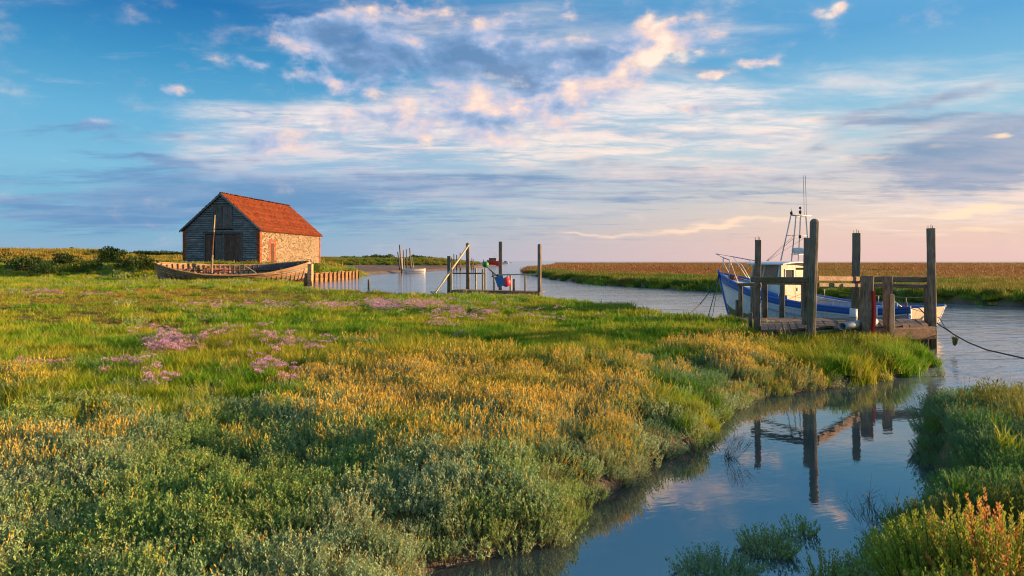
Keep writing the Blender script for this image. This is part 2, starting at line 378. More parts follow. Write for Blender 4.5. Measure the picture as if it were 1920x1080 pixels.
def sdist(X, Y):
    """signed distance to the shoreline, positive on land"""
    X = np.asarray(X, float).ravel(); Y = np.asarray(Y, float).ravel(); out = np.empty(len(X))
    E = PB - PA; L2 = (E ** 2).sum(1)
    for s0 in range(0, len(X), 20000):
        x = X[s0:s0 + 20000, None]; y = Y[s0:s0 + 20000, None]
        t = np.clip(((x - PA[:, 0]) * E[:, 0] + (y - PA[:, 1]) * E[:, 1]) / L2, 0, 1)
        d = np.sqrt((x - PA[:, 0] - t * E[:, 0]) ** 2 + (y - PA[:, 1] - t * E[:, 1]) ** 2).min(1)
        cond = ((PA[:, 1] > y) != (PB[:, 1] > y)) & (x < (PB[:, 0] - PA[:, 0]) * (y - PA[:, 1]) / (PB[:, 1] - PA[:, 1] + 1e-12) + PA[:, 0])
        inside = cond.sum(1) % 2 == 1
        out[s0:s0 + 20000] = np.where(inside, -d, d)
    return out

def vnoise(X, Y, seed=0):
    xi = np.floor(X).astype(np.int64); yi = np.floor(Y).astype(np.int64); fx = X - xi; fy = Y - yi
    fx = fx * fx * (3 - 2 * fx); fy = fy * fy * (3 - 2 * fy)
    def h(a, b):
        n = (a * 374761393 + b * 668265263 + seed * 974711) & 0x7fffffff
        n = ((n ^ (n >> 13)) * 1274126177) & 0x7fffffff
        return ((n ^ (n >> 16)) & 0xffff) / 65535.0
    return (h(xi, yi) * (1 - fx) + h(xi + 1, yi) * fx) * (1 - fy) + (h(xi, yi + 1) * (1 - fx) + h(xi + 1, yi + 1) * fx) * fy
def fbm(X, Y, seed=0, oct=4):
    a = 0.5; s = 0; f = 1.0
    for i in range(oct): s = s + a * vnoise(X * f + 17.3 * i, Y * f - 9.1 * i, seed + i); a *= 0.5; f *= 2.03
    return s / (1 - 0.5 ** oct)
def sst(x, a, b):
    t = np.clip((x - a) / (b - a), 0, 1); return t * t * (3 - 2 * t)
def gauss(x, s): return np.exp(-(x / s) ** 2)

BARN = Vector((-26.6, 72.0, 1.72))
def height(X, Y, sd=None):
    X = np.asarray(X, float).ravel(); Y = np.asarray(Y, float).ravel()
    if sd is None: sd = sdist(X, Y)
    Yc = np.maximum(Y, 0.1); u = X / Yc
    wob = (fbm(X * 1.3, Y * 1.3, 3, 3) - .5) * 0.5 * sst(Y, 2, 9)
    s = sd + wob * np.minimum(1, np.abs(sd) * 2 + .3)
    soft = np.where(Y > 40, 3.0, 0.62)            # far banks slope gently
    marsh = 0.30 + 0.14 * sst(Y, 9, 30) + (fbm(X / 3.1, Y / 3.1, 5, 4) - .5) * 0.17 + (fbm(X / 0.7, Y / 0.7, 8, 2) - .5) * 0.10
    marsh = marsh + 0.16 * sst(X - .30 * Y, 1.3, 2.6) * (1 - sst(Y, 9.5, 11)) * sst(Y, -2, 1) - 0.10 * gauss(X - 4.6, 1.6) * gauss(Y - 11.4, 1.2)
    # shallow swale on the marsh
    marsh = marsh - 0.22 * gauss(X + 9.1, 0.85) * gauss(Y - 18.0, 0.8) 
    # ground rises to the quay and the barn
    q = sst(X, -17.0, -24.0) * 0 + sst(-X, 14.0, 22.0) * sst(Y, 60, 70) * (1 - sst(Y, 92, 112))
    land = marsh + q * 0.68
    land = land + 0.72 * sst(-X, 22.5, 27) * sst(Y, 62, 70) * (1 - sst(Y, 92, 104)) 
    # dunes / sea bank in the distance
    hum = fbm(X / 14, Y / 14, 21, 4)
    bl = sst(-X - 0.0, 34, 70) * sst(Y, 92, 124) * sst(-u, 0.32, 0.46)
    hb = np.where(u < -0.565, 3.1 + (hum - .5) * 0.9, 2.45 + (hum - .5) * 0.6)
    tt = sst(-u, 0.545, 0.60)
    hb = 2.2 * (1 - tt) + 3.25 * tt + (hum - .5) * 0.9
    land = land + bl * (1 - sst(Y, 190, 320)) * hb * (u < -0.2)
    br = sst(Y, 190, 235) * (1 - sst(Y, 300, 420)) * sst(-u, 0.02, 0.12) * (1 - sst(-u, 0.33, 0.5)) * (1.9 + (hum - .5) * 2.2)
    land = land + br
    # quay front at the sheet piling is steep
    quay = (np.abs(X + 20.1) < 8) & (Y > 67.5) & (Y < 88.6) & (X < -19.9)
    shelf = -0.55
    near = shelf + (land - shelf) * sst(s, -0.22, soft * 0.9)
    near = np.where((Y > 66) & (Y < 90) & (X < -10), shelf + (land - shelf) * sst(sd, 0.05, 0.4), near)
    out = near
    for (c, r) in ISL:
        d = np.hypot(X - c[0], Y - c[1]); out = np.maximum(out, -0.015 - (d / r) ** 2 * 0.16)
    # mud shelf by the foreground shrubs
    d = np.hypot((X - 1.95) / 1.0, (Y - 4.9) / 0.7); out = np.maximum(out, -0.035 - d * d * 0.10)
    # the sea
    out = np.where(Y > 700, out * (1 - sst(Y, 760, 860)) - 0.8 * sst(Y, 760, 860), out)
    return out

# polar sheet centred on the viewpoint, fine in front, coarse behind
angs = np.concatenate([np.linspace(-180, -46, 40)[:-1], np.linspace(-46, 46, 560), np.linspace(46, 180, 40)[1:-1]]) * math.pi / 180
rads = np.concatenate([[0.35, .8, 1.2], np.geomspace(1.6, 2600, 330), [5000, 9000]])
A, Rr = np.meshgrid(angs, rads)
TX = (np.sin(A) * Rr).ravel(); TY = (np.cos(A) * Rr).ravel()
TZ = height(TX, TY)
nA, nR = len(angs), len(rads)
i, j = np.meshgrid(np.arange(nA), np.arange(nR - 1)); i = i.ravel(); j = j.ravel()
F = np.stack([j * nA + i, j * nA + (i + 1) % nA, (j + 1) * nA + (i + 1) % nA, (j + 1) * nA + i], 1)
F = F[:, ::-1]
me = bpy.data.meshes.new('marsh_ground')
V = np.stack([TX, TY, TZ], 1); V = np.vstack([V, [0, 0, .5]])
cf = [((k + 1) % nA, k, len(V) - 1) for k in range(nA)]
me.from_pydata(V.tolist(), [], F.tolist() + cf)
me.polygons.foreach_set('use_smooth', [True] * len(me.polygons))
me.update()
if me.polygons[5000].normal.z < 0: me.flip_normals()
ground = bpy.data.objects.new('marsh_ground', me); COL.objects.link(ground); tag(ground, kind='structure')

m, q, p, _ = new_mat('marsh_soil')
geo = q.n('ShaderNodeNewGeometry'); pos = geo.outputs['Position']; px_, py_, pz_ = q.sep(pos)
nA1 = q.noise(pos, 0.35, 6, 0.6); nB1 = q.noise(pos, 4.0, 6, 0.65); nC1 = q.noise(pos, 40.0, 4, 0.6)
ndist = q.noise(q.vm('MULTIPLY', pos, (0.03, 0.012, 0)), 1.0, 6, 0.62)
mud = q.mix(nB1, (0.075, 0.055, 0.038), (0.15, 0.115, 0.085))
turf = q.mix(q.ss(nA1, 0.38, 0.62), (0.045, 0.075, 0.016), (0.13, 0.125, 0.03))
turf = q.mix(q.ss(nB1, 0.35, 0.65, 0.0, 0.5), turf, (0.16, 0.12, 0.045))
# far saltmarsh on the right: brown cordgrass with paler and darker drifts
brown = q.mix(q.ss(ndist, 0.35, 0.62), (0.17, 0.085, 0.040), (0.26, 0.16, 0.07))
brown = q.mix(q.ss(q.noise(q.vm('MULTIPLY', pos, (0.05, 0.02, 0)), 1.7, 5, 0.6), 0.52, 0.66, 0, 0.6), brown, (0.09, 0.085, 0.03))
onright = q.m('MULTIPLY', q.ss(px_, -4.0, 6.0), q.ss(q.m('SUBTRACT', py_, q.m('MULTIPLY', px_, -0.35)), 62.0, 78.0))
col = q.mix(onright, turf, brown)
farg = q.mix(q.ss(q.noise(q.vm('MULTIPLY', pos, (0.1, 0.03, 0.2)), 1.2, 5, 0.6), 0.4, 0.6), (0.055, 0.075, 0.018), (0.18, 0.15, 0.03))
onleft = q.m('MULTIPLY', q.ss(px_, 4.0, -8.0), q.ss(py_, 95.0, 120.0))
col = q.mix(onleft, col, farg)
muddy = q.mix(q.ss(q.noise(pos, 0.06, 4, 0.6), 0.4, 0.6), (0.20, 0.13, 0.10), (0.15, 0.095, 0.07))
flat_ = q.m('MULTIPLY', q.m('MULTIPLY', onleft, q.ss(pz_, 1.15, 0.75)), 0.9)
col = q.mix(flat_, col, muddy)
col = q.mix(q.ss(pz_, 0.26, 0.12), col, mud)
col = q.mix(q.ss(pz_, 0.06, -0.05), col, (0.03, 0.028, 0.02))
q.set(p.inputs['Base Color'], col)
q.set(p.inputs['Roughness'], q.ss(pz_, 0.10, 0.25, 0.35, 0.95)); p.inputs['Specular IOR Level'].default_value = 0.2
bump(q, p, q.m('ADD', q.m('MULTIPLY', nB1, 1.0), q.m('MULTIPLY', nC1, 0.3)), 0.9, 0.09)
me.materials.append(m)

# ------------------------------------------------------------------ water: one rippled sheet
wm, q, p, wout = new_mat('tidal_water')
geo = q.n('ShaderNodeNewGeometry'); pos = geo.outputs['Position']; wx, wy, wz = q.sep(pos)
rot = q.n('ShaderNodeMapping'); q.set(rot.inputs[0], pos); rot.inputs['Rotation'].default_value = (0, 0, R(-14)); rv = rot.outputs[0]
w1 = q.noise(q.vm('MULTIPLY', rv, (0.35, 1.5, 1)), 2.4, 3, 0.5, 0.6)
w2 = q.noise(q.vm('MULTIPLY', rv, (0.5, 1.3, 1)), 7.0, 3, 0.55, 0.4)
w3 = q.noise(q.vm('MULTIPLY', rv, (0.35, 0.9, 1)), 0.5, 3, 0.5, 0.5)
w4 = q.noise(pos, 1.3, 3, 0.5, 0.3)
gust = q.ss(q.noise(q.vm('MULTIPLY', pos, (0.05, 0.14, 1)), 1.0, 4, 0.6), 0.3, 0.7, 0.45, 1.25)
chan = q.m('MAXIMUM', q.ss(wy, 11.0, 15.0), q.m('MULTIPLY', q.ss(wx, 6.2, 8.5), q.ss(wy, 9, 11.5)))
h = q.m('ADD', q.m('MULTIPLY', w1, 0.055), q.m('ADD', q.m('MULTIPLY', w2, 0.016), q.m('MULTIPLY', w3, 0.10)))
h = q.m('MULTIPLY', h, q.m('MULTIPLY', gust, q.m('ADD', q.m('MULTIPLY', chan, 0.72), 0.0)))
hp = q.m('ADD', q.m('MULTIPLY', w4, 0.0022), q.m('MULTIPLY', w2, 0.0007))
h = q.m('ADD', h, hp)
b = bump(q, p, h, 1.0, 1.0)
murk_sheen = q.mix(chan, (0.026, 0.048, 0.054), (0.19, 0.21, 0.225))  # turbid water colour, paled in the channel to imitate silvery sky reflection
q.set(p.inputs['Base Color'], murk_sheen); q.set(p.inputs['Roughness'], q.m('MULTIPLY_ADD', chan, 0.07, 0.02)); p.inputs['IOR'].default_value = 3.1
wr = np.concatenate([[0.5], np.geomspace(2, 12000, 40)]); wa = np.linspace(0, 2 * math.pi, 73)[:-1]
mb = MB(); mb.v = [(0, 0, 0)] + [(math.sin(a) * r, math.cos(a) * r, 0) for r in wr for a in wa]; n = len(wa)
mb.f = [(0, 1 + (k + 1) % n, 1 + k) for k in range(n)] + [(1 + j * n + k, 1 + j * n + (k + 1) % n, 1 + (j + 1) * n + (k + 1) % n, 1 + (j + 1) * n + k) for j in range(len(wr) - 1) for k in range(n)]
mb.sm = [True] * len(mb.f)
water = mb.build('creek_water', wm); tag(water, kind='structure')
if water.data.polygons[200].normal.z < 0: water.data.flip_normals()

# ------------------------------------------------------------------ vegetation
def leaf_mat(name, ca, cb, cc=None, rough=0.55, trans=0.3, wscale=0.5, dry=None, dryamt=0.3):
    m, q, p, out = new_mat(name)
    at_ = q.n('ShaderNodeAttribute'); at_.attribute_name = 'tint'; tint = at_.outputs['Fac']
    oi = q.n('ShaderNodeObjectInfo'); geo = q.n('ShaderNodeNewGeometry')
    wn = q.noise(geo.outputs['Position'], wscale, 4, 0.6)
    f = q.m('ADD', q.m('MULTIPLY', tint, 0.5), q.m('MULTIPLY', oi.outputs['Random'], 0.5))
    col = q.mix(f, ca, cb)
    if cc: col = q.mix(q.ss(wn, 0.42, 0.62), col, q.mix(f, cc, tuple(c * 0.75 for c in cc)))
    if dry: col = q.mix(q.m('MULTIPLY', q.ss(q.m('ADD', tint, q.m('MULTIPLY', oi.outputs['Random'], 0.35)), 1.0, 1.12), dryamt), col, dry)
    q.set(p.inputs['Base Color'], col); p.inputs['Roughness'].default_value = rough; p.inputs['Specular IOR Level'].default_value = 0.15
    tr = q.n('ShaderNodeBsdfTranslucent'); q.set(tr.inputs[0], col)
    mx = q.n('ShaderNodeMixShader'); mx.inputs[0].default_value = trans
    q.t.links.new(p.outputs[0], mx.inputs[1]); q.t.links.new(tr.outputs[0], mx.inputs[2]); q.t.links.new(mx.outputs[0], out.inputs[0])
    return m

M_purs = leaf_mat('purslane_leaf', (0.13, 0.26, 0.12), (0.46, 0.57, 0.30), (0.26, 0.42, 0.10), dry=(0.42, 0.27, 0.10), dryamt=0.5)
M_gold = leaf_mat('golden_spike', (0.58, 0.36, 0.045), (0.70, 0.49, 0.09), (0.54, 0.42, 0.05))
M_grass = leaf_mat('marsh_grass_leaf', (0.045, 0.17, 0.006), (0.20, 0.40, 0.014), (0.38, 0.40, 0.025), dry=(0.50, 0.32, 0.10), dryamt=0.7)
M_reed = leaf_mat('reed_leaf', (0.05, 0.12, 0.012), (0.15, 0.22, 0.025), (0.26, 0.22, 0.035), wscale=0.12)
M_stem = leaf_mat('plant_stem', (0.16, 0.13, 0.05), (0.28, 0.20, 0.08))
M_twig = leaf_mat('dead_twig', (0.07, 0.045, 0.035), (0.15, 0.10, 0.07), trans=0.0)
M_lav = leaf_mat('sea_lavender_bloom', (0.40, 0.20, 0.42), (0.68, 0.38, 0.60), (0.60, 0.36, 0.46))
M_brown = leaf_mat('cordgrass_leaf', (0.22, 0.095, 0.038), (0.31, 0.155, 0.058), (0.25, 0.19, 0.05), wscale=0.03)
M_dune = leaf_mat('dune_grass_leaf', (0.13, 0.17, 0.022), (0.32, 0.27, 0.04), (0.40, 0.28, 0.05), wscale=0.06)
M_samph = leaf_mat('samphire_leaf', (0.07, 0.19, 0.08), (0.20, 0.36, 0.15), (0.15, 0.32, 0.07))
M_bush = leaf_mat('seablite_leaf', (0.20, 0.32, 0.03), (0.50, 0.50, 0.07), None, dry=(0.78, 0.30, 0.09), dryamt=0.8)
M_shrub = leaf_mat('gorse_leaf', (0.016, 0.045, 0.014), (0.05, 0.10, 0.022), (0.07, 0.11, 0.02), wscale=0.3)

class Leaves:
    """collects leaf-sized faces fast (numpy) with a tint per leaf and several materials"""
    def __init__(s): s.V = []; s.F = []; s.T = []; s.M = []; s.n = 0
    def diamonds(s, P, Dv, L, Wd, mat=0, fold=0.25, tint=None, mid=0.45, side=None):
        """P base, Dv direction, L length, Wd width: a four-cornered folded leaf each"""
        P = np.asarray(P, float); Dv = np.asarray(Dv, float); k = len(P)
        Dv = Dv / np.linalg.norm(Dv, axis=1, keepdims=True)
        if side is None:
            side = rng.normal(size=(k, 3))
        side = np.cross(Dv, side); side /= np.linalg.norm(side, axis=1, keepdims=True) + 1e-9
        nr = np.cross(side, Dv); L = np.broadcast_to(L, k)[:, None]; Wd = np.broadcast_to(Wd, k)[:, None]
        a = P; b = P + Dv * L * mid + side * Wd * .5 + nr * Wd * fold; c = P + Dv * L; d = P + Dv * L * mid - side * Wd * .5 + nr * Wd * fold
        V = np.stack([a, b, c, d], 1).reshape(-1, 3); s.V.append(V)
        idx = s.n + np.arange(k)[:, None] * 4; s.F.append(np.concatenate([idx + [0, 1, 2], idx + [0, 2, 3]], 1).reshape(-1, 3))
        t = rng.random(k) if tint is None else np.broadcast_to(tint, k)
        s.T.append(np.repeat(t, 4)); s.M.append(np.full(2 * k, mat)); s.n += 4 * k
    def blades(s, P, az, h, lean, w, mat=0, curl=0.6, segs=3, tint=None):
        P = np.asarray(P, float); k = len(P); dx = np.stack([np.cos(az), np.sin(az), 0 * az], 1); sd = np.stack([-np.sin(az), np.cos(az), 0 * az], 1)
        rot = rng.random(k) * np.pi; sd = sd * np.cos(rot)[:, None] + dx * np.sin(rot)[:, None]
        rows = []
        for i in range(segs):
            t = i / segs; c = P + np.array([0, 0, 1.0]) * (h * (t - 0.25 * curl * t * t * np.minimum(lean * 2, 1)))[:, None] + dx * (h * lean * (t * (1 - curl) + curl * t * t))[:, None]
            ww = (w * (1 - 0.55 * t))[:, None] * .5; rows += [c - sd * ww, c + sd * ww]
        t = 1; rows.append(P + np.array([0, 0, 1.0]) * (h * (t - 0.25 * curl * np.minimum(lean * 2, 1)))[:, None] + dx * (h * lean)[:, None])
        V = np.stack(rows, 1).reshape(-1, 3); nv = 2 * segs + 1; s.V.append(V); base = s.n + np.arange(k)[:, None] * nv; f = []
        for i in range(segs - 1): f += [base + [2 * i, 2 * i + 1, 2 * i + 3], base + [2 * i, 2 * i + 3, 2 * i + 2]]
        f.append(base + [2 * segs - 2, 2 * segs - 1, 2 * segs]); s.F.append(np.concatenate(f, 1).reshape(-1, 3))
        tt = rng.random(k) if tint is None else np.broadcast_to(tint, k)
        s.T.append(np.repeat(tt, nv)); s.M.append(np.full(k * (2 * segs - 1), mat)); s.n += nv * k
    def stems(s, A_, B_, w, mat=0, tint=None):
        A_ = np.asarray(A_, float); B_ = np.asarray(B_, float); D_ = B_ - A_; s.diamonds(A_, D_, np.linalg.norm(D_, axis=1), w, mat, 0.3, tint, mid=0.3)
    def mesh(s, name, mats):
        V = np.vstack(s.V); F_ = np.vstack(s.F); me = bpy.data.meshes.new(name)
        me.vertices.add(len(V)); me.vertices.foreach_set('co', V.astype(np.float32).ravel())
        me.loops.add(len(F_) * 3); me.loops.foreach_set('vertex_index', F_.astype(np.int32).ravel())
        me.polygons.add(len(F_)); me.polygons.foreach_set('loop_start', np.arange(0, len(F_) * 3, 3, dtype=np.int32))
        me.polygons.foreach_set('material_index', np.concatenate(s.M).astype(np.int32))
        a = me.attributes.new('tint', 'FLOAT', 'POINT'); a.data.foreach_set('value', np.concatenate(s.T).astype(np.float32))
        for m_ in mats: me.materials.append(m_)
        me.update(calc_edges=True); me.validate(); return me
    def obj(s, name, mats, link=True):
        o = bpy.data.objects.new(name, s.mesh(name, mats))
        if link: COL.objects.link(o)
        return o

def disc(k, r): a = rng.random(k) * 2 * np.pi; q = np.sqrt(rng.random(k)) * r; return q * np.cos(a), q * np.sin(a)

def leafy(L, ns, rad, H, nl, ll, lw, mat, stem_mat=None, spread=0.35, up=0.9, start=0.25, gold=0.0, goldmat=1, gl=0.05, gw=0.011, Hvar=0.35):
    x, y = disc(ns, rad); r = np.hypot(x, y) / rad
    h = H * (1 - Hvar * rng.random(ns)) * (1 - 0.35 * r ** 2)
    tip = np.stack([x * (1 + spread) + rng.normal(0, .03, ns) * H * 3 * spread, y * (1 + spread) + rng.normal(0, .03, ns) * H * 3 * spread, h], 1); base = np.stack([x * .7, y * .7, 0 * x - 0.03], 1)
    if stem_mat is not None: L.stems(base, tip, 0.006 * H / .3, stem_mat)
    t = start + (1 - start) * rng.random((ns, nl)) ** 0.8; az = rng.random((ns, nl)) * 2 * np.pi
    P = base[:, None] + (tip - base)[:, None] * t[..., None]; D_ = np.stack([np.cos(az), np.sin(az), up + rng.random((ns, nl)) * .8], -1)
    sc = (0.7 + .6 * rng.random(ns * nl)) * (1.1 - .35 * t.ravel())
    L.diamonds(P.reshape(-1, 3), D_.reshape(-1, 3), ll * sc, lw * sc, mat, 0.2)
    if gold > 0:
        gsel = rng.random(ns) < gold; g_ = tip[gsel]; k = len(g_)
        for rep in range(5):
            d = np.stack([rng.normal(0, .22, k), rng.normal(0, .22, k), np.ones(k)], 1)
            L.diamonds(g_ + d * (gl * .35 * (rep - 1.3)), d, gl * (.6 + .5 * rng.random(k)), gw, goldmat, 0.3)

protos = {}
def proto(kind, mats, fn, k=3):
    lst = []
    for i in range(k):
        L = Leaves(); fn(L); lst.append(L.obj('plant_' + kind, mats, link=False))
    protos[kind] = lst
proto('purslane', [M_purs, M_gold, M_stem], lambda L: leafy(L, 52, .17, .25, 15, .028, .0115, 0, 2, gold=.035, gl=.03, gw=.007), 4)
proto('purslane_gold', [M_purs, M_gold, M_stem], lambda L: leafy(L, 50, .17, .28, 12, .027, .0105, 0, 2, gold=.45, gl=.045, gw=.009), 4)
proto('samphire', [M_samph, M_gold, M_stem], lambda L: leafy(L, 50, .18, .22, 13, .026, .008, 0, 2, up=1.4), 3)
def fn(L):
    k = 150; x, y = disc(k, .15); L.blades(np.stack([x, y, 0 * x - .02], 1), rng.random(k) * 6.28, .15 + .17 * rng.random(k), .15 + .5 * rng.random(k), .007 + .005 * rng.random(k), 0)
proto('grass', [M_grass], fn, 4)
def fn(L):
    k = 70; x, y = disc(k, .13); L.blades(np.stack([x, y, 0 * x - .02], 1), rng.random(k) * 6.28, .14 + .12 * rng.random(k), .1 + .4 * rng.random(k), .010 + .006 * rng.random(k), 0)
    for st in range(6):
        bx, by = disc(1, .10); top = np.array([bx[0] * 1.6, by[0] * 1.6, .24 + .09 * rng.random()]); b0 = np.array([bx[0], by[0], 0])
        L.stems(b0[None], top[None] - [[0, 0, .05]], .005, 1)
        kk = 26; fx, fy = disc(kk, .052); P = top + np.stack([fx, fy, -.5 * np.hypot(fx, fy) + rng.normal(0, .007, kk)], 1)
        L.stems(np.repeat((top - [0, 0, .06])[None], 8, 0), P[:8], .003, 1)
        L.diamonds(P, np.stack([fx * 8, fy * 8, .5 + rng.random(kk)], 1), .017, .012, 2, .3)
proto('lavender', [M_grass, M_stem, M_lav], fn, 4)
def fn(L): leafy(L, 26, .16, .34, 16, .045, .011, 0, 1, up=1.3, Hvar=.5)
proto('aster', [M_reed, M_stem], fn, 3)
# coarser ones for the middle distance
proto('purslane_far', [M_purs, M_gold, M_stem], lambda L: leafy(L, 40, .30, .24, 9, .050, .020, 0, 2, gold=.15, gl=.05, gw=.014), 3)
proto('gold_far', [M_purs, M_gold, M_stem], lambda L: leafy(L, 44, .30, .27, 7, .045, .018, 0, 2, gold=.45, gl=.06, gw=.016), 3)
def fn(L):
    k = 130; x, y = disc(k, .32); L.blades(np.stack([x, y, 0 * x - .02], 1), rng.random(k) * 6.28, .11 + .17 * rng.random(k), .15 + .5 * rng.random(k), .014 + .010 * rng.random(k), 0, segs=2)
proto('grass_far', [M_grass], fn, 3)
def fn(L):
    k = 130; x, y = disc(k, .34); L.blades(np.stack([x, y, 0 * x - .02], 1), rng.random(k) * 6.28, .03 + .07 * rng.random(k), .2 + .8 * rng.random(k), .012 + .010 * rng.random(k), 0, segs=2)
proto('turf', [M_dune], fn, 3)
def fn(L):
    k = 90; x, y = disc(k, .28); L.blades(np.stack([x, y, 0 * x - .02], 1), rng.random(k) * 6.28, .1 + .1 * rng.random(k), .1 + .4 * rng.random(k), .016 + .01 * rng.random(k), 0, segs=2)
    for st in range(7):
        bx, by = disc(1, .24); kk = 10; fx, fy = disc(kk, .05); P = np.array([bx[0], by[0], .22 + .08 * rng.random()]) + np.stack([fx, fy, -.4 * np.hypot(fx, fy)], 1)
        L.diamonds(P, np.stack([fx * 8, fy * 8, .4 + rng.random(kk)], 1), .025, .018, 1, .3)
proto('lavender_far', [M_grass, M_lav], fn, 3)
def fn(L):
    k = 170; x, y = disc(k, .55); L.blades(np.stack([x, y, 0 * x - .05], 1), rng.random(k) * 6.28, .35 + .40 * rng.random(k), .08 + .3 * rng.random(k), .03 + .02 * rng.random(k), 0, segs=2)
proto('reed', [M_reed], fn, 3)
def fn(L):
    k = 150; x, y = disc(k, .9); L.blades(np.stack([x, y, 0 * x - .05], 1), rng.random(k) * 6.28, .22 + .26 * rng.random(k), .1 + .4 * rng.random(k), .03 + .03 * rng.random(k), 0, segs=2)
proto('cordgrass', [M_brown], fn, 3)
def fn(L):
    k = 170; x, y = disc(k, 1.1); L.blades(np.stack([x, y, 0 * x - .05], 1), rng.random(k) * 6.28, .35 + .55 * rng.random(k), .15 + .5 * rng.random(k), .07 + .05 * rng.random(k), 0, segs=2)
proto('dune', [M_dune], fn, 3)

def scatter(name, kind, P, scl, tilt=0.15):
    """one mesh of points; geometry nodes put a plant on each"""
    k = len(P)
    if k == 0: return None
    pl = protos[kind]; me = bpy.data.meshes.new(name); me.vertices.add(k); me.vertices.foreach_set('co', P.astype(np.float32).ravel())
    rot = np.stack([rng.normal(0, tilt, k), rng.normal(0, tilt, k), rng.random(k) * 6.283], 1)
    a = me.attributes.new('rot', 'FLOAT_VECTOR', 'POINT'); a.data.foreach_set('vector', rot.astype(np.float32).ravel())
    a = me.attributes.new('scl', 'FLOAT', 'POINT'); a.data.foreach_set('value', np.asarray(scl, np.float32))
    a = me.attributes.new('pid', 'INT', 'POINT'); a.data.foreach_set('value', rng.integers(0, len(pl), k).astype(np.int32))
    for mt in pl[0].data.materials: me.materials.append(mt)
    o = bpy.data.objects.new(name, me); COL.objects.link(o); tag(o, kind='stuff')
    tr = bpy.data.node_groups.new('scatter_' + kind, 'GeometryNodeTree')
    tr.interface.new_socket('Geometry', in_out='INPUT', socket_type='NodeSocketGeometry'); tr.interface.new_socket('Geometry', in_out='OUTPUT', socket_type='NodeSocketGeometry')
    N = tr.nodes; Lk = tr.links; gi = N.new('NodeGroupInput'); go = N.new('NodeGroupOutput'); jn = N.new('GeometryNodeJoinGeometry')
    def attr(nm, dt):
        a_ = N.new('GeometryNodeInputNamedAttribute'); a_.data_type = dt; a_.inputs['Name'].default_value = nm; return a_.outputs[0]
    ro, sc, pi_ = attr('rot', 'FLOAT_VECTOR'), attr('scl', 'FLOAT'), attr('pid', 'INT')
    e2r = N.new('FunctionNodeEulerToRotation'); Lk.new(ro, e2r.inputs[0])
    for i_, po in enumerate(pl):
        oi = N.new('GeometryNodeObjectInfo'); oi.inputs['Object'].default_value = po; oi.inputs['As Instance'].default_value = True
        cp = N.new('FunctionNodeCompare'); cp.data_type = 'INT'; cp.operation = 'EQUAL'; Lk.new(pi_, cp.inputs[2]); cp.inputs[3].default_value = i_
        ip = N.new('GeometryNodeInstanceOnPoints'); Lk.new(gi.outputs[0], ip.inputs['Points']); Lk.new(cp.outputs[0], ip.inputs['Selection']); Lk.new(oi.outputs['Geometry'], ip.inputs['Instance'])
        Lk.new(e2r.outputs[0], ip.inputs['Rotation']); Lk.new(sc, ip.inputs['Scale']); Lk.new(ip.outputs[0], jn.inputs[0])
    Lk.new(jn.outputs[0], go.inputs[0])
    md = o.modifiers.new('scatter', 'NODES'); md.node_group = tr
    return o

def band(Y0, Y1, dens, u0=-1.35, u1=1.3):
    k = int(dens * (u1 - u0) * 0.5 * (Y1 ** 2 - Y0 ** 2))
    Y = np.sqrt(rng.uniform(Y0 ** 2, Y1 ** 2, k)); X = rng.uniform(u0, u1, k) * Y
    return X, Y

def mk(px, py, lst):
    """soft patches, planned in the plan view of the photograph"""
    s_ = np.zeros_like(px)
    for (x, y, rx, ry, w) in lst: s_ = s_ + w * np.exp(-((px - x) / rx) ** 2 - ((py - y) / ry) ** 2)
    return s_

GOLD = [(800, 705, 210, 50, 1.5), (1000, 745, 190, 60, 1.4), (1080, 820, 120, 50, .8), (640, 690, 130, 30, .8), (1180, 690, 110, 25, .8), (1480, 700, 90, 26, 1.6), (1370, 665, 60, 18, 1.0), (60, 840, 110, 40, 1.0), (220, 800, 60, 30, .8), (740, 800, 200, 50, .8), (400, 820, 90, 30, .5), (1330, 640, 90, 14, .9), (60, 700, 60, 22, .6), (1130, 770, 100, 35, 1.0), (900, 850, 150, 50, .5), (430, 680, 60, 16, .5)]
GREEN = [(480, 690, 220, 50, 1.2), (120, 650, 170, 40, .9), (850, 640, 280, 28, 1.4), (1150, 630, 220, 18, 1.6), (1640, 670, 130, 38, 2.6), (1285, 790, 55, 50, 2.0), (330, 750, 130, 40, 1.0), (620, 600, 400, 22, 1.0), (90, 740, 120, 34, .8), (1300, 600, 200, 16, .8), (950, 590, 200, 14, .8), (1225, 760, 40, 30, .8), (1500, 640, 60, 20, 1.3), (530, 735, 80, 25, .9)]
BLUE = [(1240, 690, 90, 16, 1.6), (1300, 850, 70, 40, 2.2), (1210, 780, 50, 26, .9), (1330, 720, 60, 18, .8), (1280, 700, 80, 14, .8), (590, 790, 70, 30, .5)]
LAV = [(520, 690, 60, 20, 1.9), (330, 660, 50, 18, 1.1), (600, 660, 70, 18, .9), (440, 650, 130, 22, .75), (60, 700, 60, 20, .7), (30, 690, 40, 12, .8), (150, 715, 30, 8, .7), (310, 725, 30, 12, 1.4), (720, 572, 60, 8, 1.5), (830, 582, 90, 10, 1.1), (930, 592, 110, 10, .95), (840, 610, 40, 10, .7), (1000, 600, 40, 6, .8), (490, 700, 26, 12, 1.6),
       (90, 552, 90, 5, 1.2), (130, 550, 60, 5, .8), (560, 575, 130, 8, .8), (400, 570, 90, 6, .7), (880, 640, 40, 12, .6), (1050, 690, 40, 10, .45), (320, 690, 120, 18, .5), (200, 665, 60, 10, .5)]
TURF = [(180, 558, 330, 16, 2.2), (330, 600, 230, 22, 1.3), (100, 590, 160, 20, 1.4), (500, 548, 300, 8, 1.5)]

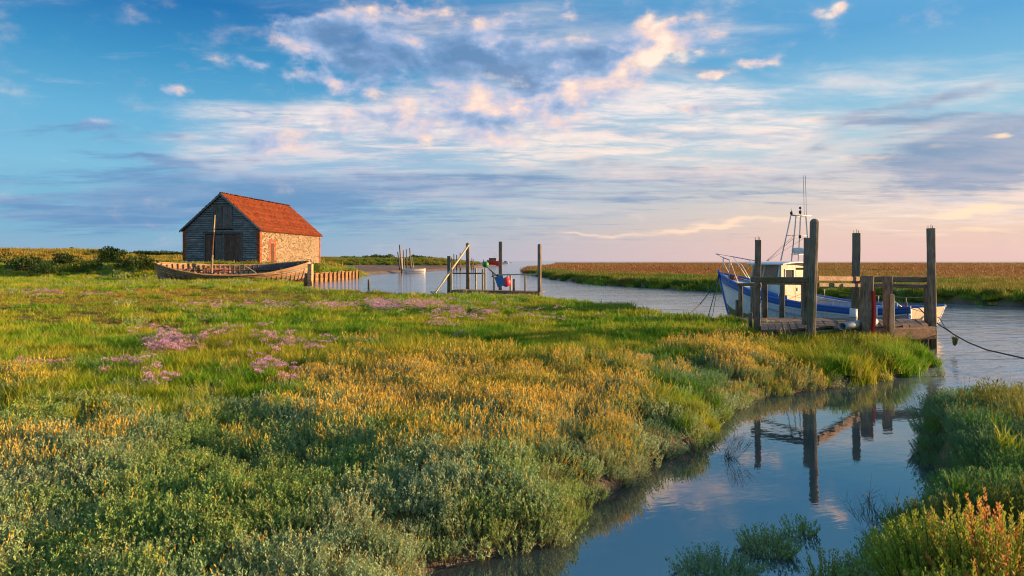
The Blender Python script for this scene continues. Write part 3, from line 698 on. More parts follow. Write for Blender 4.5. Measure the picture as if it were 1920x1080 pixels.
def place(X, Y, near):
    sd_ = sdist(X, Y); Z = height(X, Y, sd_)
    pxx = 960 + X / Y * FPX; ok = (Z > -0.06) & (sd_ > np.where((pxx > 1200) & (Y < 9), -0.04, -0.30)) & ~((np.hypot(X, Y) < 2.6))
    X, Y, Z, sd_ = X[ok], Y[ok], Z[ok], sd_[ok]
    px = 960 + X / Y * FPX; py = HOR + (HC - Z - .15) / Y * FPX
    n1 = fbm(X / 1.3, Y / 1.3, 31, 3); n2 = fbm(X / 1.6, Y / 1.6, 32, 3); n3 = fbm(X / 0.9, Y / 0.9, 33, 3)
    east = (X > 1.2) & (Y < 12) & (X > 2.6 + 0 * Y) & (py > 690) & (px > 1560)
    wP = 0.07 + 0.2 * sst(py, 610, 690) * n3 + 1.4 * sst(py, 710, 810); wG = mk(px, py, GOLD) * (0.3 + 1.5 * n1); wN = (mk(px, py, GREEN) + .25 * (1 - sst(py, 640, 760))) * (.2 + 1.6 * n2)
    wB = mk(px, py, BLUE); wL = mk(px, py, LAV) * (.14 + 1.15 * sst(n3, .40, .68)); wT = mk(px, py, TURF)
    wP = wP * (1 - east) + 0.0 * east; wG = wG * (1 - east); wN = wN * (1 - east) + 0.35 * east * n2; wB = wB + 1.5 * east * (.3 + n1); wL = wL * (1 - east); wA = 0.7 * east * sst(n3, .4, .7) * sst(py, 660, 900) + 0.25 * east * (py < 790) + .5 * mk(px, py, [(1640, 660, 110, 30, 1)])
    return X, Y, Z, sd_, px, py, np.stack([wP, wG, wN, wB, wL, wT, wA], 1), east

def choose(w):
    w = w ** 1.7 + 1e-9; c = np.cumsum(w / w.sum(1, keepdims=True), 1); return (rng.random(len(w))[:, None] > c).sum(1)

NAMES_N = [('sea_purslane', 'purslane'), ('sea_purslane_in_flower', 'purslane_gold'), ('marsh_grass', 'grass'), ('samphire', 'samphire'), ('sea_lavender', 'lavender'), ('short_turf', 'turf'), ('sea_aster', 'aster')]
NAMES_F = [('sea_purslane', 'purslane_far'), ('sea_purslane_in_flower', 'gold_far'), ('marsh_grass', 'grass_far'), ('samphire', 'purslane_far'), ('sea_lavender', 'lavender_far'), ('short_turf', 'turf'), ('sea_aster', 'grass_far')]
def gather(bands, names, smul, tag_far):
    acc = {i: [] for i in range(7)}
    shore = None
    for (a, b_, dn, sm) in bands:
        X, Y = band(a, b_, dn)
        if b_ <= 17:      # a thicker fringe that hangs over the creek bank
            x2, y2 = band(a, b_, dn * 1.5); q_ = np.abs(sdist(x2, y2) - .08) < .36; X = np.concatenate([X, x2[q_]]); Y = np.concatenate([Y, y2[q_]])
        X, Y, Z, sd_, px, py, w, east = place(X, Y, True)
        barnz = (X > -36) & (X < -24.5) & (Y > 71.5) & (Y < 89.5)
        wreck = (np.abs(X + 23.6) < 6.0) & (np.abs(Y - 58.2) < 1.2)
        keep = ~barnz & ~wreck & ~((X > 3) & (Y > 66)) & (Y < 100) 
        keep &= ~(((X + 9.1) / .75) ** 2 + ((Y - 17.9) / .7) ** 2 < 1 + .5 * np.sin(X * 9))
        X, Y, Z, sd_, px, py, w = (q_[keep] for q_ in (X, Y, Z, sd_, px, py, w))
        ch = choose(w); s_ = (1 - .42 * np.exp(-((px - 1450) / 110) ** 2 - ((py - 745) / 55) ** 2)) * sm * (0.75 + .5 * rng.random(len(X))) * (0.75 + 0.25 * sst(sd_, -.1, .5)) * (0.64 + .5 * fbm(X / .8, Y / .8, 77, 2))
        for i in range(7): acc[i].append((np.stack([X, Y, np.maximum(Z, 0) - .02], 1)[ch == i], s_[ch == i]))
    for i, (nm, kind) in enumerate(names):
        P = np.vstack([a[0] for a in acc[i]]); s_ = np.concatenate([a[1] for a in acc[i]])
        scatter(nm + ('_beyond' if tag_far else ''), kind, P, s_)
gather([(1.9, 7.0, 44, 1.0), (7.0, 12.0, 30, 1.1), (12.0, 17.0, 22, 1.25)], NAMES_N, 1, False)
gather([(17.0, 28.0, 13, 1.0), (28.0, 48.0, 8, 1.15), (48.0, 100.0, 3.2, 1.5)], NAMES_F, 1, True)

# far right marsh: a green reedy fringe, then brown cordgrass to the sea
X, Y = band(30, 110, 2.6, -0.1, 1.3); sd_ = sdist(X, Y); Z = height(X, Y, sd_); right = (X * 1.0 > 0) & (Y > 30.5 + 0 * X) & (Z > .02) & (X + (Y - 40) * .35 > 4.5)
wid = 3.5 + 7 * fbm(X / 9, Y / 9, 41, 3) + 0.8 * np.clip(X - 12, 0, 20)
ok = right & (sd_ < wid); scatter('green_reeds', 'reed', np.stack([X, Y, Z], 1)[ok], .5 + .45 * rng.random(ok.sum()))
ok2 = right & (sd_ >= wid - 3) ; scatter('brown_cordgrass', 'cordgrass', np.stack([X, Y, Z], 1)[ok2][::2], .6 + .5 * rng.random(len(X[ok2][::2])))
X, Y = band(108, 330, 0.42, -0.05, 1.3); sd_ = sdist(X, Y); Z = height(X, Y, sd_); ok = (X > -2 + 0 * Y) & (sd_ > 0) & (Z > .1) & (X / Y > 0.0)
scatter('brown_cordgrass', 'cordgrass', np.stack([X, Y, Z], 1)[ok], 1.0 + .8 * rng.random(ok.sum()))
# dunes and sea bank on the left
X, Y = band(92, 200, 0.55, -1.3, -0.15); Z = height(X, Y); ok = (Z > 1.0) & ~((X > -36) & (X < -24) & (Y < 90))
scatter('dune_grass', 'dune', np.stack([X, Y, Z], 1)[ok], .6 + .6 * rng.random(ok.sum()))
X, Y = band(190, 330, 0.30, -0.40, -0.0); Z = height(X, Y); ok = (Z > 0.9)
scatter('sea_bank_grass', 'reed', np.stack([X, Y, Z], 1)[ok], .8 + 1.0 * rng.random(ok.sum()))

# ------------------------------------------------------------------ materials for built things
M_post = wood('weathered_post_wood', (0.10, 0.075, 0.052), (0.31, 0.245, 0.175), 'z', stain=(0.30, 0.125, 0.035), stainlo=0.60, tide=True)
M_postg = wood('grey_green_post_wood', (0.075, 0.066, 0.048), (0.22, 0.20, 0.15), 'z', stain=(0.10, 0.12, 0.055), stainlo=0.52, tide=True)
M_beam = wood('weathered_beam_wood', (0.095, 0.075, 0.050), (0.27, 0.215, 0.15), 'x', stain=(0.12, 0.13, 0.05), stainlo=0.55)
M_beamr = wood('orange_brown_beam_wood', (0.13, 0.08, 0.05), (0.32, 0.21, 0.125), 'x', stain=(0.36, 0.15, 0.05), stainlo=0.56)  # browner than the other beams, with orange patches
M_deckw = wood('deck_plank_wood', (0.10, 0.066, 0.050), (0.26, 0.185, 0.14), 'y', stain=(0.30, 0.14, 0.06), stainlo=0.6)
M_pale = wood('pale_pole_wood', (0.42, 0.33, 0.17), (0.68, 0.56, 0.32), 'z', rough=0.7)
M_board = wood('tarred_weatherboard', (0.10, 0.105, 0.11), (0.30, 0.315, 0.33), 'x', scale=0.5, stain=(0.36, 0.35, 0.32), stainlo=0.56)
M_door = wood('brown_door_board', (0.085, 0.050, 0.042), (0.20, 0.125, 0.10), 'z', scale=0.5)
M_doorg = wood('grey_door_board', (0.09, 0.085, 0.08), (0.23, 0.215, 0.20), 'z', scale=0.5)
M_wreck = wood('bleached_hull_plank', (0.32, 0.17, 0.08), (0.74, 0.50, 0.27), 'x', stain=(0.30, 0.13, 0.055), stainlo=0.53, scale=0.7)
M_wreckg = wood('grey_hull_plank', (0.17, 0.16, 0.14), (0.46, 0.44, 0.38), 'x', stain=(0.24, 0.12, 0.06), stainlo=0.55, scale=0.7)
M_rib = wood('wreck_rib_wood', (0.09, 0.05, 0.03), (0.26, 0.15, 0.085), 'z', scale=0.8)
M_mast = wood('dark_mast_wood', (0.05, 0.028, 0.018), (0.17, 0.10, 0.06), 'z')
M_sheet = wood('timber_sheeting', (0.16, 0.085, 0.035), (0.38, 0.23, 0.10), 'y', scale=0.7)
M_redp = paint('faded_red_paint', (0.42, 0.09, 0.07), (0.50, 0.20, 0.16), 0.7, 0.6)
M_darkp = paint('dark_blue_tarpaulin', (0.035, 0.036, 0.05), (0.11, 0.10, 0.11), 0.7, 0.5)
M_white = paint('white_hull_paint', (0.72, 0.71, 0.67), (0.62, 0.61, 0.57), 0.35, 0.55, (0.34, 0.25, 0.16))
M_cream = paint('cream_and_sunlit_white', (0.56, 0.45, 0.29), (0.46, 0.36, 0.23), 0.4, 0.3, (0.3, 0.16, 0.07))  # sun-facing boat faces: warm sunlight put into the white; plain cream elsewhere
M_blue = M_bluep = paint('blue_gloss_paint', (0.015, 0.09, 0.36), (0.022, 0.13, 0.44), 0.3, 0.25, (0.10, 0.12, 0.16))
M_gbl = paint('grey_blue_paint', (0.24, 0.30, 0.40), (0.18, 0.24, 0.34), 0.5, 0.4)
M_pblue = paint('pale_blue_deck_paint', (0.50, 0.60, 0.66), (0.42, 0.53, 0.60), 0.45, 0.3)
M_pipe = paint('grey_plastic_pipe', (0.30, 0.34, 0.36), (0.24, 0.28, 0.30), 0.4, 0.4)
M_steel = paint('rail_steel', (0.74, 0.73, 0.70), (0.6, 0.6, 0.58), 0.3, 0.4, (0.3, 0.15, 0.06), metallic=0.0)
M_rust = paint('rust', (0.22, 0.07, 0.03), (0.12, 0.04, 0.02), 0.85, 0.4)
M_black = paint('black_rubber', (0.02, 0.02, 0.022), (0.035, 0.033, 0.03), 0.6, 0.3)
M_rope = paint('dark_rope', (0.035, 0.035, 0.030), (0.07, 0.065, 0.05), 0.9, 0.3)
M_ropel = paint('pale_rope', (0.28, 0.24, 0.16), (0.2, 0.17, 0.11), 0.9, 0.3)
M_redb = paint('red_plastic', (0.62, 0.020, 0.022), (0.48, 0.02, 0.02), 0.35, 0.15)
M_greenb = paint('green_plastic', (0.02, 0.24, 0.05), (0.015, 0.18, 0.04), 0.4, 0.2)
M_blueb = paint('blue_plastic', (0.03, 0.13, 0.36), (0.02, 0.10, 0.28), 0.4, 0.2)
M_weed = paint('seaweed', (0.16, 0.17, 0.03), (0.09, 0.10, 0.02), 0.8, 0.3)
gm_, q, p, go_ = new_mat('window_glass'); p.inputs['Base Color'].default_value = (0.10, 0.12, 0.12, 1); p.inputs['Roughness'].default_value = 0.05; p.inputs['Alpha'].default_value = 0.45; M_glass = gm_

def tint_mat(name, stops, rough=0.85, bscale=30, bdist=0.01, patch=None):
    m, q, p, _ = new_mat(name); a = q.n('ShaderNodeAttribute'); a.attribute_name = 'tint'
    t = q.n('ShaderNodeTexCoord'); nn = q.noise(t.outputs['Object'], bscale, 5, 0.6)
    col = q.ramp(q.m('ADD', a.outputs['Fac'], q.m('MULTIPLY', q.m('SUBTRACT', nn, 0.5), 0.3)), stops)
    if patch: col = q.mix(q.m('MULTIPLY', q.ss(q.noise(t.outputs['Object'], 0.7, 5, 0.6), 0.5, 0.66), 0.55), col, patch)
    q.set(p.inputs['Base Color'], col); p.inputs['Roughness'].default_value = rough; p.inputs['Specular IOR Level'].default_value = 0.12; bump(q, p, nn, 0.4, bdist); return m
M_tile = tint_mat('clay_roof_tile', [(0, (0.05, 0.014, 0.006)), (0.4, (0.14, 0.026, 0.006)), (0.8, (0.22, 0.055, 0.011)), (1, (0.17, 0.11, 0.03))], patch=(0.12, 0.045, 0.015))
M_brick = tint_mat('red_brick', [(0, (0.18, 0.045, 0.025)), (0.6, (0.32, 0.09, 0.04)), (1, (0.38, 0.17, 0.09))])
M_flint = tint_mat('flint_cobble', [(0, (0.03, 0.026, 0.022)), (0.25, (0.10, 0.08, 0.06)), (0.36, (0.38, 0.31, 0.20)), (1, (0.60, 0.52, 0.38))], rough=0.6)
M_mort = tint_mat('lime_mortar', [(0, (0.17, 0.11, 0.055)), (1, (0.22, 0.15, 0.08))])
M_mortr = tint_mat('brick_mortar', [(0, (0.30, 0.20, 0.13)), (1, (0.40, 0.28, 0.18))])
M_iron = M_rust
M_dark = paint('dark_interior', (0.012, 0.011, 0.010), (0.02, 0.02, 0.018), 0.9, 0.0)

def add_tint(o, vals):
    a = o.data.attributes.new('tint', 'FLOAT', 'FACE'); a.data.foreach_set('value', np.asarray(vals, np.float32)); return o
def bw(mb, name, mat, parent):
    """mb was written in world coordinates; parent is an unrotated Empty"""
    L0 = Vector(parent.location) if parent is not None else Vector()
    q_ = parent.parent if parent is not None else None
    while q_ is not None: L0 = L0 + Vector(q_.location); q_ = q_.parent
    mb.v = [tuple(Vector(v) - L0) for v in mb.v]
    return mb.build(name, mat, parent)
def gz(x, y): return float(height([x], [y])[0])

# ------------------------------------------------------------------ the barn
barn = thing('barn', 'old flint and black weatherboard barn with an orange tiled roof beside the creek', 'barn', (BARN.x, BARN.y, 1.55), -math.atan2(1.7, 16.5))
BW, BD, EH, RH = 8.6, 16.7, 3.95, 7.75
sl = (RH - EH) / (BW / 2)
b = MB(); T = 0.35
b.box((-T / 2 - .01, BD / 2 + .12, EH / 2 - .3), (T, BD - .24, EH + .6)); o = b.build('flint_wall', M_mort, barn); add_tint(o, [.5] * len(o.data.polygons))
b = MB(); b.box((-BW + T / 2, BD / 2 + .12, EH / 2 - .3), (T, BD - .24, EH + .6)); o = b.build('flint_wall', M_mort, barn); add_tint(o, [.5] * len(o.data.polygons))
b = MB(); b.prism([(-.02, BD, -.6), (-.02, BD, EH), (-BW / 2, BD, RH - .15), (-BW + .02, BD, EH), (-BW + .02, BD, -.6)], (0, -.3, 0)); o = b.build('end_wall', M_mort, barn); add_tint(o, [.5] * len(o.data.polygons))
# flints
b = MB(); tn = []
ry = 0.3
rows = int((EH - .1) / .125)
for r_ in range(rows):
    yy = .42
    while yy < BD - .35:
        z = .06 + r_ * .125 + rnd.uniform(-.02, .02); w = rnd.uniform(.09, .2); y = yy + w / 2; yy += w + .012
        if 2.15 < y < 3.75 and z < 2.6: continue
        hh = rnd.uniform(.05, .066); d_ = rnd.uniform(.02, .045)
        b.add([(0, y - w / 2, z), (0, y, z - hh), (0, y + w / 2, z), (0, y, z + hh), (d_, y - w * .16, z + rnd.uniform(-.02, .02)), (d_ * .9, y + w * .16, z + rnd.uniform(-.02, .02))], [(0, 1, 4), (1, 5, 4), (1, 2, 5), (2, 3, 5), (3, 4, 5), (3, 0, 4)])
        t_ = rnd.random(); t_ = t_ * .3 if rnd.random() < .34 else .35 + t_ * .65; tn += [t_] * 6
o = b.build('flint', M_flint, barn); add_tint(o, tn); tag(o, kind='stuff')
# brick quoins, door surround, gable jambs, plinth: real courses
b = MB(); tn = []
def course(y0, y1, z0, z1, x, face='side', back=.02):
    z = z0; k = 0
    while z < z1 - .02:
        L_ = y0 - (.11 if k % 2 else 0)
        while L_ < y1 - .02:
            a_, c_ = max(L_, y0), min(L_ + .22, y1)
            if c_ - a_ > .03:
                if face == 'side': b.box((x, (a_ + c_) / 2, z + .035), (back * 2, c_ - a_ - .012, .066))
                else: b.box(((a_ + c_) / 2, x, z + .035), (c_ - a_ - .012, back * 2, .066))
                tn.extend([rnd.random()] * 6)
            L_ += .225
        z += .077; k += 1
course(.0, .42, -.1, EH - .08, .022); course(BD - .36, BD, -.1, EH - .08, .022)
course(2.05, 2.48, -.1, 2.62, .022); course(3.3, 3.75, -.1, 2.62, .022); course(2.05, 3.75, 2.62, 3.0, .022)
course(-.36, 0, -.1, EH - .1, -.012, 'front'); course(-BW, -BW + .36, -.1, EH - .1, -.012, 'front')
course(-1.98, -.37, -.4, .48, -.012, 'front'); course(-BW + .37, -6.15, -.4, .48, -.012, 'front')
o = b.build('brick', M_brick, barn); add_tint(o, tn); tag(o, kind='stuff')
for nm_, c_, s_ in (('brick_pier', (-.19, .09, EH / 2 - .2), (.36, .18, EH + .3)), ('brick_pier', (-BW + .19, .09, EH / 2 - .2), (.36, .18, EH + .3)), ('plinth', (-1.18, .09, -.05), (1.6, .18, 1.02)), ('plinth', (-7.19, .09, -.05), (2.0, .18, 1.02)), ('brick_surround', (-.05, 2.9, 1.4), (.12, 1.66, 3.1))):
    b = MB(); b.box(c_, s_); o = b.build(nm_, M_mortr, barn); add_tint(o, [.5] * len(o.data.polygons))
# side door
b = MB(); b.box((.014, 2.89, 1.25), (.02, .8, 2.7)); sdoor = b.build('side_door', M_dark, barn)
for k in range(4): b = MB(); b.box((.034, 2.6 + k * .195, 1.2), (.02, .17, 2.55)); b.build('door_board', M_mast, sdoor)
b = MB(); b.box((.03, 2.89, 2.58), (.05, .95, .1)); b.build('lintel', M_doorg, sdoor)
# gable wall backing and weatherboards, plank by plank
b = MB(); b.prism([(-.36, .16, .3), (-.36, .16, EH - .05), (-.1, .16, EH), (-BW / 2, .16, RH - .2), (-BW + .1, .16, EH), (-BW + .36, .16, EH - .05), (-BW + .36, .16, .3)], (0, -.08, 0)); b.build('gable_wall', M_dark, barn)
openings = [(-6.16, -1.98, -1, 3.58), (-5.28, -3.02, 4.12, 6.62)]
hrow = .232; z = .46
mesh_cache = {}
while z < RH - .35:
    if z + hrow < EH: a_, c_ = -BW + .37, -.37
    else:
        hw = max(.1, (RH - z - hrow * .6) / sl - .12); a_, c_ = -BW / 2 - hw, -BW / 2 + hw
    segs = [(a_, c_)]
    for (x0, x1, z0, z1) in openings:
        if z + hrow > z0 + .05 and z < z1 - .05:
            ns = []
            for (u, v_) in segs:
                if x0 > u: ns.append((u, min(v_, x0)))
                if x1 < v_: ns.append((max(u, x1), v_))
            segs = [s_ for s_ in ns if s_[1] - s_[0] > .12]
    for (u, v_) in segs:
        cuts = [u]
        if v_ - u > 4: cuts.append(rnd.uniform(u + 1.5, v_ - 1.5))
        cuts.append(v_)
        for c0, c1 in zip(cuts, cuts[1:]):
            b = MB(); rot = Matrix.Rotation(R(-9 + rnd.uniform(-2, 2)), 3, 'X') @ Matrix.Rotation(R(rnd.uniform(-.25, .25)), 3, 'Y')
            b.box(((c0 + c1) / 2, .045, z + hrow / 2), (c1 - c0 - .015, .024, hrow * rnd.uniform(.72, .86)), rot); b.build('weatherboard', M_board, barn)  # short boards bare the black backing, which imitates overlap shadow lines
    z += hrow
# main doors
b = MB(); b.box((-4.07, .10, 1.62), (4.16, .03, 3.9)); b.build('doorway', M_dark, barn)
def boarded_door(name, x0, x1, z0, z1, y, mat, nb, lab=None, brace=True):
    dr = MB(); dr.box(((x0 + x1) / 2, y + .02, (z0 + z1) / 2), (x1 - x0, .02, z1 - z0)); d_ = dr.build(name, mat, barn)
    if lab: d_['label'] = lab
    w = (x1 - x0) / nb
    for k in range(nb):
        q_ = MB(); q_.box((x0 + w * (k + .5), y - .006 + rnd.uniform(-.006, .006), (z0 + z1) / 2 + rnd.uniform(-.02, .02)), (w - .018, .028, z1 - z0 - rnd.uniform(0, .05))); q_.build('door_board', mat, d_)
    if brace:
        for zz in (z0 + .3, (z0 + z1) / 2, z1 - .3): q_ = MB(); q_.box(((x0 + x1) / 2, y - .035, zz), (x1 - x0 - .06, .022, .14)); q_.build('ledge', mat, d_)
    return d_
boarded_door('main_door', -6.0, -5.1, .05, 3.42, .03, M_door, 4, 'weathered brown door leaf standing ajar')
boarded_door('main_door', -4.98, -4.05, .0, 3.42, .06, M_doorg, 4)
boarded_door('main_door', -3.96, -2.06, -.2, 3.45, .00, M_door, 9, 'wide dark brown door leaf')
for x in (-6.1, -4.02, -2.0): q_ = MB(); q_.box((x, .0, 1.6), (.1, .12, 3.85)); q_.build('door_post', M_doorg, barn)
q_ = MB(); q_.box((-4.07, -.03, 3.6), (4.4, .12, .14)); q_.build('door_lintel', M_doorg, barn)
q_ = MB(); q_.box((-4.15, .10, 5.36), (2.26, .03, 2.5)); q_.build('loft_opening', M_dark, barn)
boarded_door('loft_door', -5.16, -4.22, 4.22, 6.46, .02, M_doorg, 4, brace=True)
boarded_door('loft_door', -4.1, -3.12, 4.22, 6.46, .02, M_doorg, 4, brace=False)
for (c, s_) in (((-4.15, .0, 6.56), (2.4, .1, .12)), ((-4.15, -.02, 4.13), (2.46, .14, .12)), ((-5.24, .0, 5.34), (.09, .1, 2.3)), ((-3.06, .0, 5.34), (.09, .1, 2.3)), ((-4.16, .0, 5.34), (.07, .08, 2.3))):
    q_ = MB(); q_.box(c, s_); q_.build('loft_frame', M_doorg, barn)
# roof: slabs, bargeboards, tile courses, ridge tiles, gutter
ov = .28
for sgn in (1, -1):
    cx = -BW / 2
    e = (cx + sgn * (BW / 2 + ov), EH - ov * sl + .10); rr = (cx, RH + .02)
    rl = math.hypot(e[0] - rr[0], e[1] - rr[1]); ux, uz = (e[0] - rr[0]) / rl, (e[1] - rr[1]) / rl; nx, nz = -uz * sgn, ux * sgn
    if nz < 0: nx, nz = -nx, -nz
    b = MB(); b.prism([(rr[0], -.16, rr[1]), (e[0], -.16, e[1]), (e[0] - nx * .05, -.16, e[1] - nz * .05), (rr[0] - nx * .05, -.16, rr[1] - nz * .05)], (0, BD + .3, 0)); b.build('roof_deck', M_rust, barn)
    b = MB(); b.prism([(rr[0], -.2, rr[1] + .07), (e[0], -.2, e[1] + .07), (e[0] + sgn * .02, -.2, e[1] - .16), (rr[0], -.2, rr[1] - .19)], (0, .035, 0)); b.build('bargeboard', M_board, barn)
    b = MB(); tn = []; nr = int(rl / .235); nc = int((BD + .3) / .25) if sgn == 1 else 30
    tw = (BD + .32) / nc
    roty = math.atan2(-uz, ux)
    RT = Matrix.Rotation(roty + R(3) * sgn, 3, 'Y')
    for i_ in range(nr):
        s_ = (i_ + .6) * rl / nr; drift = rnd.random()
        for j_ in range(nc):
            y = -.17 + tw * (j_ + .5) + (tw / 2 if i_ % 2 else 0) * .5
            lift = .075 + .012 * math.sin(j_ * .37 + i_ * .2) + rnd.uniform(0, .012)
            sag_ = .045 * math.sin(math.pi * y / BD) * (1 - .6 * s_ / rl)
            b.box((rr[0] + ux * s_ + nx * lift, y, rr[1] + uz * s_ + nz * lift - sag_), (.30, tw * .94, .022), RT @ Matrix.Rotation(R(rnd.uniform(-2, 2)), 3, 'X')); tn += [min(1, max(0, .5 * rnd.random() + .25 + .25 * (drift - .5)))] * 6
    o = b.build('roof_tile', M_tile, barn); add_tint(o, tn); tag(o, kind='stuff')
b = MB(); tn = []
for k in range(40):
    y = -.15 + (BD + .3) / 40 * (k + .5); n0 = len(b.f); b.loft([(-BW / 2, y - .2, RH + .09 + .01 * math.sin(k)), (-BW / 2, y + .2, RH + .10 + .01 * math.sin(k))], .13, n=7); tn += [rnd.random()] * (len(b.f) - n0)
o = b.build('ridge_tile', M_tile, barn); add_tint(o, tn); tag(o, kind='stuff')
b = MB(); b.bar((ov - .02, -.1, EH - .12), (ov - .02, BD + .1, EH - .13), .09, n=8, segs=6, square=0); b.build('gutter', M_rust, barn)

# ------------------------------------------------------------------ hulls
def hull_fn(Ln, bm, sheer, keel=-.5, bow=0.5, stern=0.8, flare=.5, zexp=1.3, rake=.5, srake=0.0, sternw=.0, powb=2.2):
    """returns f(t, v, side) on the hull skin: t 0 bow .. 1 stern, v 0 keel .. 1 sheer"""
    ts, zs = zip(*sheer)
    def bh(t):
        if t < bow: w = 1 - (1 - t / bow) ** powb
        else: w = 1 - (1 - sternw) * ((t - bow) / (1 - bow)) ** 2.6
        return bm / 2 * max(w, 0.0)
    def f(t, v, sd=1, off=0.0):
        s_ = float(np.interp(t, ts, zs)); k = keel + (max(0, .12 - t) / .12) ** 2 * .3 + (max(0, t - .85) / .15) ** 2 * .25
        z = k + (s_ - k) * v ** zexp; y = (bh(t) + off * (1 if bh(t) > .02 else 0)) * v ** flare
        x = Ln * t + rake * (1 - v) * max(0, 1 - t / .25) ** 1.5 - srake * (1 - v) * max(0, (t - .8) / .2) ** 1.5
        return Vector((x, sd * y, z))
    f.bh = bh; f.sheer = lambda t: float(np.interp(t, ts, zs)); return f
def skin(f, t0, t1, v0, v1, sides=(1, -1), nt=30, nv=10, off=0.0, th=0.04, trans=False):
    b = MB()
    for sd in sides:
        out = []; inn = []
        for i_ in range(nt + 1):
            t = t0 + (t1 - t0) * i_ / nt
            for j_ in range(nv + 1):
                v = v0 + (v1 - v0) * j_ / nv; out.append(f(t, v, sd, off)); inn.append(f(t, v, sd, off - th))
        n = len(out); fs = []; W_ = nv + 1
        for i_ in range(nt):
            for j_ in range(nv):
                a_ = i_ * W_ + j_; fs.append((a_, a_ + 1, a_ + W_ + 1, a_ + W_)); fs.append((n + a_, n + a_ + W_, n + a_ + W_ + 1, n + a_ + 1))
        for i_ in range(nt):
            for j_ in (0, nv): a_ = i_ * W_ + j_; fs.append((a_, a_ + W_, n + a_ + W_, n + a_))
        for j_ in range(nv):
            for i_ in (0, nt): a_ = i_ * W_ + j_; fs.append((a_, a_ + 1, n + a_ + 1, n + a_))
        b.add(out + inn, fs, True)
    return b
def transom(f, t, v0=0.0, nv=10, th=.05):
    L_ = [f(t, v0 + (1 - v0) * j_ / nv, -1) for j_ in range(nv + 1)]; Rr_ = [f(t, v0 + (1 - v0) * j_ / nv, 1) for j_ in range(nv, -1, -1)]
    b = MB(); b.prism(L_ + Rr_[:-1], (-th, 0, 0)); return b
def deck_plate(f, t0, t1, drop, inset=.04, nt=20, th=.03, crown=.03):
    b = MB(); top = []
    for i_ in range(nt + 1):
        t = t0 + (t1 - t0) * i_ / nt; w = max(f.bh(t) - inset, .005); z = f.sheer(t) - drop
        top += [Vector((f(t, 1).x, -w, z)), Vector((f(t, 1).x, 0, z + crown)), Vector((f(t, 1).x, w, z))]
    n = len(top); fs = []
    for i_ in range(nt):
        for j_ in range(2): a_ = i_ * 3 + j_; fs += [(a_, a_ + 1, a_ + 4, a_ + 3), (n + a_, n + a_ + 3, n + a_ + 4, n + a_ + 1)]
        for j_ in (0, 2): a_ = i_ * 3 + j_; fs.append((a_, a_ + 3, n + a_ + 3, n + a_))
    fs += [(0, 1, n + 1, n), (1, 2, n + 2, n + 1), (n - 3, n - 2, 2 * n - 2, 2 * n - 3), (n - 2, n - 1, 2 * n - 1, 2 * n - 2)]
    return b.add(top + [v - Vector((0, 0, th)) for v in top], fs)
def edge(f, t0, t1, v, sd, nt=30, off=0.0, dz=0.0): return [f(t0 + (t1 - t0) * i_ / nt, v, sd, off) + Vector((0, 0, dz)) for i_ in range(nt + 1)]

# ---- the wrecked wooden boat in front of the barn
wk = thing('wrecked_boat', 'rotting open wooden boat hull lying heeled over in the grass in front of the barn', 'boat', (-29.3, 56.0, .46), R(18))
WL = 12.3
wf_ = hull_fn(WL, 3.3, [(0, 1.62), (.12, 1.30), (.3, 1.02), (.5, .96), (.7, 1.05), (.88, 1.42), (1, 1.72)], keel=0, bow=.46, stern=.8, flare=.48, zexp=1.35, rake=.35, srake=.5, sternw=.05, powb=2.6)
HEEL = Matrix.Rotation(R(14), 3, 'X')
def wb(mb, name, mat, par=None):
    if par is None: mb.v = [tuple(HEEL @ Vector(v)) for v in mb.v]
    else: mb.v = [tuple(HEEL @ Vector(v)) for v in mb.v]
    return mb.build(name, mat, par or wk)
for sd in (-1, 1):
    NS = 8
    for k in range(NS):
        v0, v1 = (k / NS) ** .9, ((k + 1) / NS) ** .9 * 1.0
        t0, t1 = 0.0, 1.0
        cuts = [(0.0, 1.0)]
        if sd == -1 and k == NS - 1: cuts = [(0, .47), (.485, 1)]
        if sd == 1 and k == NS - 3: cuts = [(0, .30), (.42, 1)]
        if sd == 1 and k == NS - 2: cuts = [(0, .62), (.64, 1)]
        for (t0, t1) in cuts:
            q_ = skin(wf_, t0, t1, max(v0 - .015, 0), v1, (sd,), nt=int(34 * (t1 - t0)) + 2, nv=1, off=.012 * (NS - k) * -0.6 + .03, th=.035)
            o = wb(q_, 'hull_plank', M_wreckg if (k + (0 if sd < 0 else 1)) % 3 == 0 else M_wreck)
for k in range(30):                                     # ribs
    t = .04 + .92 * k / 29
    for sd in (-1, 1):
        if rnd.random() < .08: continue
        top = 1.0 + rnd.uniform(-.04, .05) if sd == 1 else .98
        pts = [wf_(t, max(.02, top * j_ / 9), sd, -.05) for j_ in range(10)]
        q_ = MB(); q_.loft(pts, .045, n=4, square=.8, roll=0, jit=.1); wb(q_, 'rib', M_rib)
for sd in (-1, 1):                                      # gunwales and inner stringers
    q_ = MB(); q_.loft(edge(wf_, .01, .99, 1, sd, 36, .03, .02), .07, n=6, square=.5, jit=.12); o = wb(q_, 'gunwale', M_wreck)
    q_ = MB(); q_.loft(edge(wf_, .03, .97, .72, sd, 30, -.08), .05, n=4, square=.8, jit=.1); wb(q_, 'stringer', M_rib)
q_ = skin(wf_, .30, .46, .55, .85, (1,), nt=10, nv=2, off=-.07, th=.02); wb(q_, 'lining_board', M_redp)
q_ = skin(wf_, .60, .90, .62, .99, (1,), nt=14, nv=2, off=-.07, th=.02); wb(q_, 'lining_board', M_darkp)
for t, dz in ((.2, -.35), (.42, -.3), (.62, -.32), (.8, -.3)):
    w = wf_.bh(t) - .06; z = wf_.sheer(t) + dz; q_ = MB(); q_.box((WL * t, 0, z), (.26, 2 * w, .05), None, .01); wb(q_, 'thwart', M_rib)
